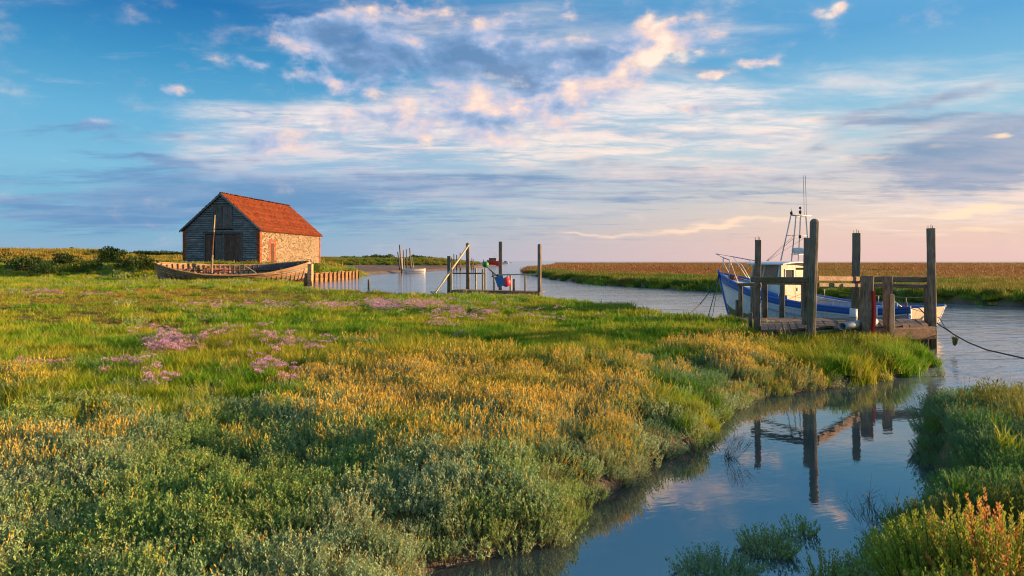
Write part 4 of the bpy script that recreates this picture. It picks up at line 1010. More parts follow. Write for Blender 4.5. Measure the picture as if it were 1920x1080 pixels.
q_ = MB(); q_.box((WL * .5, 0, .12), (WL * .74, 1.1, .05)); wb(q_, 'floor_board', M_rib)
q_ = MB(); q_.bar((WL * .66, -1.2, .86), (WL * .56, .2, 1.3), .07); wb(q_, 'loose_spar', M_pale)
q_ = MB(); q_.bar((WL * .58, -1.5, .92), (WL * .80, -1.2, 1.0), .09); wb(q_, 'loose_spar', M_wreck)
for (p0, p1, w) in (((.42, 0, .05), (.02, 0, 1.72), .16), ((WL - .55, 0, .05), (WL + .04, 0, 1.86), .17)):
    q_ = MB(); q_.bar(p0, p1, w, w * 1.1, segs=4, square=.9); wb(q_, 'stem_post', M_wreck)
q_ = MB(); q_.bar((.4, 0, .02), (WL - .5, 0, .02), .16, segs=8); wb(q_, 'keel', M_rib)
wkI = (Matrix.Translation(Vector(wk.location)) @ Matrix.Rotation(R(18), 4, 'Z')).inverted()
mp = lambda px, py, Y=58.0: wkI @ at(px, py, Y)
q_ = MB(); q_.bar(mp(396, 522), mp(401.4, 432), .19, segs=5, square=.3, taper=.5, bend=.03); q_.build('mast', M_mast, wk)
q_ = MB(); q_.bar(mp(401.3, 434, 57.9), mp(403, 403, 57.9), .12, segs=4, square=.2, taper=.62); mtop = q_.build('mast', M_pale, wk); mtop['label'] = 'pale thin upper length of the mast'
q_ = MB(); q_.bar(mp(399, 478, 57.8), mp(397.5, 512, 57.8), .10, segs=3); q_.build('mast_fish', M_pale, wk)
# big bollard by the stern
bo = thing('mooring_post', 'stout brown post against the right hand end of the wrecked boat', 'post', (at(581, 523, 56.5).x, 56.5, .4))
q_ = MB(); q_.bar((0, 0, -.3), (0.05, 0, 1.55), .42, segs=4, square=.9, jit=.06); q_.build('timber', M_wreck, bo)
q_ = MB(); q_.bar((-.42, .1, -.3), (-.25, 0, .75), .3, segs=4, square=.9, jit=.08); q_.build('shoring_block', M_rib, bo)

# ------------------------------------------------------------------ timber quay front
rv = thing('timber_quay', 'low sunlit quay wall of upright posts and boards running along the creek beside the barn', 'quay', (-20.3, 68.0, 0))
def rp(t): return Vector((.3 * t, 20.5 * t, 0))
for k in range(13):
    p_ = rp(k / 12) + Vector((.13, 0, 0)); q_ = MB(); q_.bar(p_ + Vector((0, 0, -.6)), p_ + Vector((.02, 0, 1.0 + rnd.uniform(-.08, .14))), .16, segs=3, square=.8, jit=.08); q_.build('post', M_mast, rv)
for k in range(12):
    for r_ in range(4):
        a_, c_ = rp(k / 12), rp((k + 1) / 12)
        q_ = MB(); q_.box(((a_ + c_) / 2 + Vector((rnd.uniform(-.02, .02), 0, .09 + r_ * .215))), (.07, (c_ - a_).length * .99, .2), Matrix.Rotation(R(-.84), 3, 'Z') @ Matrix.Rotation(R(rnd.uniform(-.4, .4)), 3, 'X')); q_.build('board', M_sheet, rv)
for k in range(6):
    a_, c_ = rp(k / 6) + Vector((.05, 0, .9)), rp((k + 1) / 6) + Vector((.05, 0, .9)); q_ = MB(); q_.bar(a_, c_, .2, .12, segs=2); q_.build('cap_rail', M_sheet, rv)

# ------------------------------------------------------------------ right-hand jetty
jt = thing('timber_jetty', 'weathered timber jetty of tall uprights, cross beams and a plank deck at the creek edge', 'jetty', (8.0, 15.5, 0.3))
def J(px, py, Y): return at(px, py, Y)
def post(px0, py0, px1, py1, Y, wpx, name='post', mat=M_post, dome=False, sq=.85, par=jt, Y1=None, segs=7, hw=1.0, **k):
    w = wpx * Y / FPX; q_ = MB(); q_.bar(J(px0, py0, Y), J(px1, py1, Y1 or Y), w, w * hw, segs=segs, square=sq, dome=dome, ref=(1, 0, 0), jit=k.pop('jit', .035), n=k.pop('n', 8), **k)
    return bw(q_, name, mat, par)
def pins(px, py, Y, par):
    for dx_, h_ in ((-5, 6), (0.5, 8), (3.5, 6)):
        q_ = MB(); q_.bar(J(px + dx_, py + 2, Y), J(px + dx_, py - h_, Y), .014, n=5, square=0, segs=1); bw(q_, 'iron_pin', M_rust, par)
pA = post(1419, 660, 1421.5, 450, 16.2, 10, mat=M_post)
pins(1421, 451, 16.2, jt)
pB = post(1518, 700, 1527, 416, 14.9, 15.5, mat=M_postg, dome=True, sq=.45, n=10); pB['label'] = 'tallest round topped post'
pB2 = post(1508, 640, 1513, 446, 16.4, 9, mat=M_postg)
pC = post(1603, 650, 1606, 437, 17.4, 12, mat=M_postg); pins(1606, 438, 17.4, jt)
pD = post(1620, 676, 1626, 517, 15.6, 18.5, mat=M_post, jit=.06)
q_ = MB(); q_.bar(J(1631, 655, 15.5), J(1636, 545, 15.5), .06, .14, segs=6, bend=-.05); o = bw(q_, 'fender_strip', M_redb, jt)
pE = post(1665, 672, 1664, 518, 16.1, 14.5, mat=M_post, jit=.05)
q_ = MB(); q_.bar(J(1671.5, 640, 15.95), J(1673, 552, 15.95), .07, .12, segs=5, jit=.1); bw(q_, 'edge_strip', M_pale, jt)
pF = post(1749, 700, 1745, 428, 17.0, 12, mat=M_post); pins(1745, 429, 17.0, jt)
pF2 = post(1738.5, 700, 1737, 532, 17.4, 7.5, mat=M_postg)
def beam(px0, py0, Y0, px1, py1, Y1, h, w=None, mat=M_beam, name='cross_beam', par=jt, **k):
    q_ = MB(); q_.bar(J(px0, py0, Y0), J(px1, py1, Y1), h, w or h, segs=6, ref=(0, 0, 1), jit=.03, **k); return bw(q_, name, mat, par)
beam(1411, 524, 15.95, 1517, 525, 14.95, .13, .16)
beam(1430, 531, 16.5, 1516, 532, 15.3, .06, .09)
beam(1530, 522, 15.1, 1610, 523, 17.2, .12, .12, mat=M_beamr); beam(1610, 523.5, 17.15, 1741, 524, 17.25, .14, .12, mat=M_beam)
beam(1532, 534, 14.98, 1611, 535, 17.1, .09, .10); beam(1611, 534, 17.1, 1739, 537, 17.12, .10, .10)
# deck planks
def deckpt(s, t, z=.66):
    a = Vector((5.55, 15.2, 0)).lerp(Vector((10.05, 16.45, 0)), s); c = Vector((6.3, 17.3, 0)).lerp(Vector((10.9, 18.2, 0)), s); v = a.lerp(c, t); v.z = z; return v
nP = 24
for k in range(nP):
    s0, s1 = k / nP, (k + 1) / nP - .003
    e0, e1 = rnd.uniform(-.03, .03), rnd.uniform(-.04, .05); zt = .66 + rnd.uniform(-.012, .012)
    if k in (8, 9): e0 = .18
    q_ = MB(); q_.prism([deckpt(s0, e0, zt), deckpt(s1, e0, zt + rnd.uniform(-.01, .01)), deckpt(s1, 1 + e1, zt), deckpt(s0, 1 + e1, zt)], (0, 0, -.05)); bw(q_, 'deck_plank', M_deckw, jt)
def dbeam(s0, s1, t, z, h, w, mat=M_beamr, name='bearer'):
    q_ = MB(); q_.bar(deckpt(s0, t, z), deckpt(s1, t, z), h, w, segs=5, ref=(0, 0, 1), jit=.05); return bw(q_, name, mat, jt)
dbeam(.64, 1.03, .0, .46, .31, .14); dbeam(.0, .70, .06, .52, .16, .12, M_beam); dbeam(0, 1, .92, .5, .2, .14, M_beam); dbeam(.26, .46, -.06, .36, .24, .2, M_beamr)
for s_ in (.3, .62, .97):
    for t_ in (.15, .88): q_ = MB(); q_.bar(deckpt(s_, t_, -.6), deckpt(s_, t_, .6), .2, segs=3); bw(q_, 'pile', M_post, jt)
# pipes through the deck
pi_ = thing('drain_pipe', 'grey open ended drain pipe lying on the jetty deck', 'pipe', J(1592, 611, 15.5))
def hollow(p0, p1, r, th=.012, n=16):
    b = MB(); d = (Vector(p1) - Vector(p0)); Lh = d.length; rot = d.to_track_quat('Z', 'Y').to_matrix(); prof = [(r, 0), (r, Lh), (r - th, Lh), (r - th, 0), (r, 0)]
    n0 = len(b.v)
    for rr, z in prof[:4]:
        for k in range(n): t = 2 * math.pi * k / n; b.v.append(tuple(rot @ Vector((rr * math.cos(t), rr * math.sin(t), z)) + Vector(p0)))
    for i_ in range(4):
        for k in range(n): b.f.append((i_ * n + k, i_ * n + (k + 1) % n, ((i_ + 1) % 4) * n + (k + 1) % n, ((i_ + 1) % 4) * n + k)); b.sm.append(True)
    return b
bw(hollow(J(1579, 612, 15.0), J(1640, 603, 16.6), .085), 'pipe', M_pipe, pi_)
bw(hollow(J(1608, 608.5, 15.66), J(1612, 608, 15.78), .098, .02), 'collar', M_cream, pi_)
for nm, px_, y0, y1, Y_, r_, lb in (('standpipe', 1600, 606, 579, 16.3, .085, 'pale blue plastic sleeve standing on the jetty deck behind the drain pipe'), ('standpipe', 1640, 606, 576, 16.9, .06, 'narrow pale grey pipe standing between the two short posts of the jetty')):
    sp = thing('standpipe', lb, 'pipe', J(px_, y0, Y_)); bw(hollow(J(px_, y0, Y_), J(px_ + .5, y1, Y_), r_), 'sleeve', M_pblue, sp); bw(hollow(J(px_, y0 - 10, Y_), J(px_, y0 - 13, Y_), r_ + .012, .024), 'collar', M_pipe, sp)

# hand-rail staging beside the bow of the blue and white boat
st = thing('landing_stage', 'low landing stage with a short hand rail between the bank and the boat bow', 'jetty', (7.6, 21.5, .4))
for (px_, y0, y1, Y_, w_) in ((1383, 596, 562, 20.8, 7), (1389, 600, 534, 20.6, 7), (1412.5, 600, 537, 20.0, 9), (1434.5, 598, 530, 20.2, 8), (1466, 596, 530, 20.4, 8), (1508, 594, 534, 19.8, 9), (1407, 616, 586, 16.9, 6)):
    post(px_, y0, px_ + rnd.uniform(-1, 1), y1, Y_, w_, par=st, segs=4, mat=M_post if w_ != 8 else M_postg)
beam(1384, 533.5, 20.6, 1426, 533.5, 20.0, .09, .12, mat=M_beamr, name='hand_rail', par=st)
for k in range(12):
    p0 = Vector((6.6 + .42 * k, 19.0 - .02 * k, .52)); q_ = MB(); q_.prism([p0, p0 + Vector((.4, 0, 0)), p0 + Vector((.42, 1.2 + rnd.uniform(-.05, .05), 0)), p0 + Vector((.02, 1.2 + rnd.uniform(-.05, .05), 0))], (0, 0, -.05)); bw(q_, 'deck_plank', M_deckw, st)
q_ = MB(); q_.bar((6.5, 19.0, .42), (11.5, 18.8, .42), .14, segs=4); bw(q_, 'bearer', M_beamr, st)
for x in (7, 9, 11): q_ = MB(); q_.bar((x, 19.1, -.6), (x, 19.1, .4), .16); bw(q_, 'pile', M_post, st)

# ------------------------------------------------------------------ the blue and white fishing boat
fb = thing('fishing_boat', 'blue and white fishing boat with a small wheelhouse moored behind the timber jetty', 'boat', (8.2, 27.0, 0), math.atan2(-7.3, 4.1))
FL = 8.1
ff = hull_fn(FL, 2.45, [(0, 1.72), (.1, 1.52), (.2, 1.34), (.32, 1.10), (.45, .92), (.6, .79), (.8, .72), (.92, .77), (1, .84)], keel=-.45, bow=.5, flare=.42, zexp=1.15, rake=.62, srake=.25, sternw=.72, powb=2.1)
skin(ff, 0, 1, 0, .995, nt=36, nv=12, th=.05).build('hull', M_white, fb)
transom(ff, 1.0).build('transom', M_cream, fb)
skin(ff, 0.02, 1, 0, .47, nt=30, nv=4, off=.008, th=.012).build('weedy_waterline', M_weed, fb)
skin(ff, 0.0, 1, .88, .99, nt=36, nv=2, off=.018, th=.03).build('blue_sheer_band', M_bluep, fb)
for sd in (-1, 1):
    q_ = MB(); q_.loft(edge(ff, 0, 1, 1, sd, 36, .0, .015), .045, n=6, square=.6); q_.build('gunwale', M_bluep, fb)
    q_ = MB(); q_.loft(edge(ff, .0, 1, .85, sd, 36, .03), .022, n=6, square=.4); q_.build('rubbing_strake', M_pblue if sd < 0 else M_bluep, fb)
skin(ff, .05, .99, .60, .985, nt=30, nv=3, off=-.055, th=.012).build('inner_bulwark', M_gbl, fb)
q_ = MB(); q_.loft([ff(0, v / 10, 1) + Vector((-.02, 0, 0)) for v in range(11)] + [ff(0, 1) + Vector((-.03, 0, .12))], .05, n=6, square=.6); q_.build('stem', M_bluep, fb)
deck_plate(ff, .02, .36, .12).build('foredeck', M_pblue, fb)
deck_plate(ff, .36, .985, .42, .07, crown=0).build('aft_deck', M_gbl, fb)
deck_plate(ff, .93, .99, .06, .03).build('stern_deck', M_pblue, fb)
# local helper: a point on the boat as seen at a photo pixel, on the plane y_local = yl
fbM = Matrix.Translation(Vector((8.2, 27.0, 0))) @ Matrix.Rotation(math.atan2(-7.3, 4.1), 4, 'Z'); fbI = fbM.inverted()
def bp(px, py, yl):
    o_ = fbI @ Vector((0, 0, HC)); d_ = (fbI @ at(px, py, 20)) - o_; t = (yl - o_.y) / d_.y; return o_ + d_ * t
def bx_(px, py, xl):
    o_ = fbI @ Vector((0, 0, HC)); d_ = (fbI @ at(px, py, 20)) - o_; t = (xl - o_.x) / d_.x; return o_ + d_ * t
x1 = .434 * FL; x0 = .27 * FL; yw = .74; zb, zw, zt = .55, 1.50, 2.08
wh = MB(); wh.box(((x0 + x1) / 2, -yw, (zb + zw) / 2), (x1 - x0, .04, zw - zb)).box(((x0 + x1) / 2, yw, (zb + zw) / 2), (x1 - x0, .04, zw - zb)).box((x0 - .02, 0, (zb + zw) / 2 + .1), (.04, 2 * yw - .05, zw - zb + .1))
whp = wh.build('wheelhouse', M_white, fb)
# aft bulkhead with a window and a doorway
ab = MB(); X = x1 + .02
ab.box((X, -.70, 1.315), (.045, .12, 1.53)).box((X, -.33, 1.02), (.04, .62, .94)).box((X, -.33, 1.99), (.04, .62, .18)).box((X, -.595, 1.695), (.04, .09, .41)).box((X, -.075, 1.695), (.04, .11, .41)).box((X, .70, 1.315), (.045, .12, 1.53)).box((X, .32, 2.02), (.04, .66, .12))
aft = ab.build('aft_bulkhead', M_cream, fb)
q_ = MB(); q_.box((X, -.34, 1.695), (.012, .44, .40)); q_.build('pane', M_glass, aft)
q_ = MB()
for c, s_ in (((X + .028, -.34, 1.9), (.02, .5, .03)), ((X + .028, -.34, 1.49), (.02, .5, .03)), ((X + .028, -.575, 1.695), (.02, .03, .38)), ((X + .028, -.105, 1.695), (.02, .03, .38))): q_.box(c, s_)
q_.build('window_frame', M_steel, aft)
q_ = MB(); q_.box((X - .02, .33, 1.2), (.03, .60, 1.36)); dr_ = q_.build('cabin_door', M_cream, fb)
q_ = MB(); q_.box((X + .015, .10, 1.2), (.03, .03, .12)); q_.build('handle', M_steel, dr_)
# pillars and side windows
for sd in (-1, 1):
    for (xa, xb) in ((x0, x0 + .16), (x0 + .55, x0 + .63), (x1 - .10, x1 - .06)):
        q_ = MB(); q_.bar((xa, sd * yw, zw - .01), (xb, sd * (yw - .06), zt), .08, .05, segs=1, jit=0, ref=(1, 0, 0)); q_.build('window_pillar', M_cream if xa < x1 - .2 else M_white, fb)
    q_ = MB(); q_.prism([(x0, sd * yw, zw), (x1, sd * yw, zw), (x1 - .04, sd * (yw - .06), zt), (x0 + .16, sd * (yw - .06), zt)], (0, .008, 0)); q_.build('pane', M_glass, fb)
q_ = MB(); q_.prism([(x0, -yw + .04, zw + .1), (x0, yw - .04, zw + .1), (x0 + .16, yw - .1, zt), (x0 + .16, -yw + .1, zt)], (.008, 0, 0)); q_.build('windscreen', M_glass, fb)
rf = MB(); n0 = 8
for i_ in range(n0 + 1):
    y = -.86 + 1.72 * i_ / n0; z = 2.10 + .07 * (1 - (2 * i_ / n0 - 1) ** 2); rf.v += [(x0 - .12, y, z), (x1 + .20, y, z), (x0 - .12, y, z - .045), (x1 + .20, y, z - .045)]
for i_ in range(n0): a_ = 4 * i_; rf.f += [(a_, a_ + 1, a_ + 5, a_ + 4), (a_ + 2, a_ + 6, a_ + 7, a_ + 3), (a_, a_ + 4, a_ + 6, a_ + 2), (a_ + 1, a_ + 3, a_ + 7, a_ + 5)]
rf.f += [(0, 2, 3, 1), (4 * n0, 4 * n0 + 1, 4 * n0 + 3, 4 * n0 + 2)]; rf.sm = [False] * len(rf.f); roof_ = rf.build('cabin_roof', M_pblue, fb)
# blue coaming beside the wheelhouse, side deck
q_ = skin(ff, .30, .50, .80, 1.10, (-1,), nt=10, nv=2, off=-.16, th=.03); q_.build('coaming', M_bluep, fb)
# gantry
xg = x1 - .02
gt = MB(); T1 = [bx_(1493, 403, xg), bx_(1511, 405, xg)]; B1 = [bx_(1484, 490, xg), bx_(1517, 490, xg)]
T2 = [v + Vector((-.22, 0, 0)) for v in T1]; B2 = [v + Vector((-.45, 0, .02)) for v in B1]
for a_, c_ in zip(B1 + B2, T1 + T2): gt.tube([a_, c_], .026, 7)
ml = [B1[i_].lerp(T1[i_], .56) for i_ in (0, 1)]; mr = [B2[i_].lerp(T2[i_], .56) for i_ in (0, 1)]
gt.tube([ml[0], ml[1]], .016).tube([mr[0], mr[1]], .014).tube([ml[0], mr[0]], .014).tube([ml[1], mr[1]], .014)
gt.tube([bx_(1485, 403.5, xg), bx_(1520, 404.5, xg)], .028).tube([T2[0], T2[1]], .016).tube([T1[0], T2[0]], .016).tube([T1[1], T2[1]], .016)
gan = gt.build('gantry', M_steel, fb)
c_ = bx_(1498.5, 470, xg - .15)
q_ = MB(); q_.lathe([(.02, -.11), (.20, -.10), (.245, -.06), (.25, .03), (.235, .08), (.14, .105), (.01, .11)], 20, c_); rd = q_.build('radar_dome', M_pblue, fb)
q_ = MB(); q_.box(c_ + Vector((0, 0, -.14)), (.34, .46, .025)).tube([c_ + Vector((0, -.22, -.14)), B1[0].lerp(T1[0], .2)], .014).tube([c_ + Vector((0, .22, -.14)), B1[1].lerp(T1[1], .2)], .014); q_.build('radar_bracket', M_steel, fb)
for px_ in (1506.5, 1510.5): q_ = MB(); a_ = bx_(px_ + 1.5, 404, xg); q_.tube([a_, a_.lerp(bx_(px_, 330, xg), .5), bx_(px_ - .5, 329, xg)], .0075, 5); q_.build('whip_aerial', M_black, fb)
for px_, py_ in ((1484, 402), (1500.5, 400), (1500, 446)):
    a_ = bx_(px_, py_, xg); q_ = MB(); q_.lathe([(.02, -.02), (.045, 0), (.05, .07), (.03, .10), (.012, .105)], 10, a_); la = q_.build('deck_light', M_black, fb)
    q_ = MB(); q_.tube([a_ + Vector((0, 0, .1)), a_ + Vector((0, 0, .2 if py_ < 440 else .12))], .012); q_.build('lamp_bracket', M_steel, la)
q_ = MB(); a_ = bx_(1500.5, 391, xg); q_.lathe([(.005, -.03), (.04, -.01), (.04, .05), (.005, .07)], 10, a_); q_.tube([a_, bx_(1500.5, 403, xg)], .01); q_.build('masthead_light', M_black, fb)
for a_, c_ in ((ml[0], bp(1437, 489, -.5)), (B1[0].lerp(T1[0], .5), bp(1438, 489.5, .2)), (ml[1], bp(1440, 489, .5))):
    q_ = MB(); q_.tube([a_, c_], .008, 4); q_.build('stay', M_rope, fb)
# bow rail
tip = bp(1342.5, 476, 0); pr = MB()
nr_ = [tip, bp(1356, 483, -.28), bp(1368.5, 488, -.5)]; fr_ = [tip, bp(1375, 481.5, .55), bp(1404, 487, .78), bp(1424, 489.5, .9)]
pr.tube(nr_, .018, 7); pr.tube(fr_, .018, 7)
o = pr.build('bow_rail', M_gbl, fb)
def dk(x, y): return Vector((x, y, ff.sheer(max(0, x / FL)) - .06))
for a_, (x, y) in ((nr_[1], (.45, -.25)), (nr_[2], (1.05, -.6)), (nr_[2], (1.45, -.5)), (fr_[1], (1.0, .55)), (fr_[2], (1.9, .75)), (bp(1350, 479, .1), (.42, .2))):
    q_ = MB(); q_.tube([a_, dk(x, y)], .017, 7); q_.build('stanchion', M_steel, fb)
hp_ = [dk(1.1, .35), bp(1392, 497, .35) - Vector((.0, 0, .0)), bp(1388, 494.5, .35), bp(1378, 494, .2), dk(1.0, .1) + Vector((0, 0, .62))]
q_ = MB(); q_.tube([dk(1.95, -.2), bp(1391.5, 498, -.2), bp(1388, 495, -.2), bp(1376, 493, -.2)], .02, 7); q_.build('anchor_hoop', M_steel, fb)
q_ = MB(); q_.box(dk(.75, -.05) + Vector((0, 0, .08)), (.3, .2, .14), None, .01).tube([dk(.35, 0) + Vector((0, 0, .1)), dk(1.2, .05) + Vector((0, 0, .1))], .03); q_.build('anchor_roller', M_rust, fb)
# side rail with stanchions and wires
for sd in (-1, 1):
    tops = []
    for t in (.47, .60, .72, .84, .955):
        a_ = ff(t, 1, sd, -.02); b_ = a_ + Vector((0, 0, .30 if sd > 0 else .18)); tops.append(b_)
        q_ = MB(); q_.tube([a_, b_], .014, 6); q_.build('stanchion', M_steel, fb)
    q_ = MB(); q_.tube(tops, .009, 5); q_.build('guard_wire', M_ropel, fb)
q_ = MB(); q_.tube([ff(.90, 1, -1, -.1), ff(.90, 1, -1, -.1) + Vector((0, 0, .22)), ff(.93, 1, -1, -.2) + Vector((0, 0, .26)), ff(.955, 1, -1, -.3) + Vector((0, 0, .02))], .016); q_.build('fairlead_hoop', M_steel, fb)
for t, y in ((.955, -.5), (.965, .5)): q_ = MB(); q_.bar((FL * t, y, .78), (FL * t, y, .98), .07, square=0); q_.build('samson_post', M_rust, fb)
q_ = MB(); q_.box((FL * .70, 0, .5), (1.2, .9, .32), None, .01); q_.build('engine_box', M_gbl, fb)
q_ = MB(); q_.prism([(FL + .01, -.03, -.4), (FL + .26, -.03, -.4), (FL + .2, -.03, .45), (FL + .01, -.03, .62)], (0, .06, 0)); q_.build('rudder', M_wreck, fb)
fd = thing('fender', 'dark blue round fender hanging off the stern of the fishing boat', 'fender', fbM @ Vector((FL - .05, -.95, .42)))
q_ = MB(); q_.lathe([(.01, -.14), (.09, -.12), (.14, -.04), (.14, .05), (.08, .13), (.03, .17), (.01, .18)], 14); q_.build('ball', M_bluep, fd)
q_ = MB(); q_.tube([(0, 0, .17), (.0, .02, .45)], .01); q_.build('lanyard', M_rope, fd)

# mooring ropes
def sag(p0, p1, s_, n=18): return [p0.lerp(p1, i_ / n) - Vector((0, 0, s_ * 4 * (i_ / n) * (1 - i_ / n))) for i_ in range(n + 1)]
bowp = fbM @ (ff(0, .97) + Vector((-.02, 0, 0)))
for i_, (px_, py_, Y_, s_, lb) in enumerate(((1290, 590, 21.5, .18, 'dark mooring rope slanting from the boat bow down to the bank on the left'), (1328, 592, 23.5, .04, 'steep dark rope hanging from the boat bow, left of the hindmost line'), (1336, 592, 24.5, .02, 'pale line dropping almost straight from the boat bow'))):
    e = at(px_, py_, Y_); q_ = MB(); q_.tube(sag(bowp, e, s_), .016 if i_ < 2 else .012, 5); o = q_.build('mooring_rope', M_ropel if i_ == 2 else M_rope, None, origin=bowp); tag(o, lb, 'rope')
st0 = fbM @ (ff(.96, 1, -1) + Vector((0, 0, .05)))
q_ = MB(); pts = [st0, J(1722, 577, 18.6), J(1736, 590, 17.7), J(1752, 603, 17.2), J(1766, 612, 16.9), J(1790, 628, 16.3), J(1815, 642, 15.7), J(1850, 656, 15.0), J(1885, 664, 14.4), J(1925, 673, 13.6), J(1990, 684, 12.8), J(2100, 700, 12.2)]
q_.tube(pts, .016, 6); o = q_.build('mooring_rope', M_rope, None, origin=pts[5]); tag(o, 'long black mooring rope sagging from the stern past the last jetty post over the water', 'rope')
q_ = MB(); q_.tube([fbM @ (ff(1, 1, -1)), J(1762, 596, 18.4), J(1772, 614, 17.2), J(1790, 628, 16.35)], .012, 5); o = q_.build('mooring_rope', M_rope, None, origin=J(1790, 628, 16.35)); tag(o, 'short dark rope joining the boat transom to the long stern rope', 'rope')
L = Leaves(); k = 26; base_ = np.array(J(1790, 629, 16.25)); L.blades(base_ + rng.normal(0, .02, (k, 3)) - [0, 0, .22], rng.random(k) * 6.28, np.full(k, .22), .1 + .3 * rng.random(k), .025 + .01 * rng.random(k), 0)
o = L.obj('seaweed', [M_weed]); tag(o, 'tuft of olive seaweed caught on the long stern rope', 'seaweed')
# ------------------------------------------------------------------ middle jetty with buoys
mj = thing('small_jetty', 'small jetty with four tall posts and pale hand rails at the creek edge', 'jetty', (-1.0, 37.5, .2))
post(842, 552, 842, 480, 37.2, 7, par=mj, mat=M_postg); post(846, 550, 846, 512, 36.9, 4, par=mj, mat=M_pale, segs=2)
post(877.5, 560, 877, 458, 38.5, 7.5, par=mj, dome=True, sq=.3); post(938, 560, 938.5, 453, 38.5, 7, par=mj); post(1011.5, 566, 1011.5, 460, 35.4, 7.5, par=mj, mat=M_post, dome=True, sq=.3)
post(963.5, 556, 963.5, 523, 36.3, 4.5, par=mj)
q_ = MB(); q_.bar(at(816, 549, 36.0), at(879, 459, 37.7), .12, segs=4, square=.2, taper=.8); o = bw(q_, 'leaning_pole', M_pale, mj)
for px_, y0, y1, Y_ in ((892, 548, 503, 37.6), (905, 548, 504, 37.2), (909.5, 546, 503, 38.0), (926, 553, 516, 36.2), (957, 554, 516, 36.0), (984.5, 556, 514, 35.6)):
    post(px_, y0, px_, y1, Y_, 3.6, par=mj, mat=M_pale, segs=2, name='rail_post')
for a_, c_ in (((846, 512.5, 37), (908, 512.5, 37.2)), ((928, 515.5, 36.2), (1010, 514, 35.4))): beam(a_[0], a_[1], a_[2], c_[0], c_[1], c_[2], .07, mat=M_pale if a_[0] > 900 else M_rope, name='hand_rail', par=mj)
def mjd(s): return Vector((-3.35, 36.9, .62)).lerp(Vector((1.45, 35.2, .60)), s)
for k in range(26):
    a_, c_ = mjd(k / 26), mjd((k + 1) / 26 - .004); up_ = Vector((.35, 1.15, 0)); q_ = MB(); q_.prism([a_, c_, c_ + up_, a_ + up_], (0, 0, -.05)); bw(q_, 'deck_plank', M_deckw, mj)
for off_, zz in ((0.02, -.11), (1.1, -.11)):
    q_ = MB(); q_.bar(mjd(0) + Vector((0, off_, zz)), mjd(1) + Vector((0, off_, zz)), .13, segs=4); bw(q_, 'bearer', M_beamr, mj)
for s_ in (.05, .5, .95):
    q_ = MB(); a_ = mjd(s_) + Vector((0, .6, -1.2)); q_.bar(a_, a_ + Vector((0, 0, 1.1)), .16); bw(q_, 'pile', M_post, mj)
def buoy(name, lb, cat, px_, py_, Y_, rpx, mat, squash=1.0, rot=0):
    c = at(px_, py_, Y_); r = rpx * Y_ / FPX; t = thing(name, lb, cat, c)
    M_ = Matrix.Rotation(R(rot), 3, 'Y'); prof = [(math.sin(a * math.pi / 10) * r, -math.cos(a * math.pi / 10) * r * squash) for a in range(1, 10)]
    q_ = MB(); q_.lathe([(.004, -r * squash)] + prof + [(.05, r * squash * 1.02), (.05, r * squash * 1.2), (.004, r * squash * 1.22)], 18, rot=M_); q_.build('float', mat, t)
    q_ = MB(); q_.tube([M_ @ Vector((0, 0, r * squash * 1.15)), M_ @ Vector((0, 0, r * squash * 1.15)) + Vector((.03, -.02, .16))], .015); q_.build('eye_rope', M_ropel, t); return t
buoy('buoy', 'round red buoy hanging on the small jetty rail', 'buoy', 949, 529, 35.9, 9, M_redb, 1.0, 15)
buoy('buoy', 'green float at the top end of a slanting pole on the small jetty', 'buoy', 910.5, 496, 36.8, 6.2, M_greenb, .95, -40)
cn = thing('plastic_can', 'blue plastic float can tied left of the red buoy', 'can', at(937.5, 527, 35.6))
q_ = MB(); q_.box((0, 0, 0), (.42, .28, .56), Matrix.Rotation(R(-18), 3, 'Y'), .015); q_.build('can_body', M_blueb, cn)
q_ = MB(); q_.bar((-.1, 0, .27), (-.13, 0, .36), .09, square=0, n=10, segs=1, jit=0); q_.build('cap', M_black, cn)
sp_ = thing('buoy_pole', 'slanting dark stick linking the green float to the red buoy', 'pole', at(925, 515, 36.4)); q_ = MB(); q_.bar(at(912, 500, 36.7), at(936, 521, 35.9), .07, segs=3, square=.1); bw(q_, 'stick', M_post, sp_)
q_ = MB(); q_.tube([at(923, 512, 36.3), at(925, 517, 36.2), at(922, 519, 36.2), at(926, 515, 36.2)], .035, 5); bw(q_, 'rope_lashing', M_rope, sp_)

# ------------------------------------------------------------------ far moorings
def lone(px0, y0, px1, y1, Y_, wpx, lb, mat=M_post, group=None):
    b_ = at(px0, y0, Y_); t = thing('mooring_post', lb, 'post', b_, group=group); q_ = MB(); w = wpx * Y_ / FPX
    q_.bar(b_ - Vector((0, 0, .8)), at(px1, y1, Y_), w, segs=4, square=.4, taper=.9, jit=.06); return bw(q_, 'timber', mat, t)
lone(754, 512, 749.5, 459, 121, 3.4, 'tallest dark post leaning left beside the white dinghy')
lone(750, 502, 746, 472, 128, 2.6, 'short leaning post, leftmost of the posts by the dinghy')
lone(758, 508, 756.5, 469, 126, 2.4, 'slim dark post second in the row behind the dinghy bow')
lone(763, 508, 762, 467, 127, 2.4, 'slim dark post in the middle of the row behind the dinghy')
lone(771, 503, 768.5, 465, 128, 2.8, 'brown post standing just left of the pale dinghy mast')
lone(754, 505, 754, 484, 119, 1.6, 'thin pale stake at the bow of the white dinghy', M_pale)
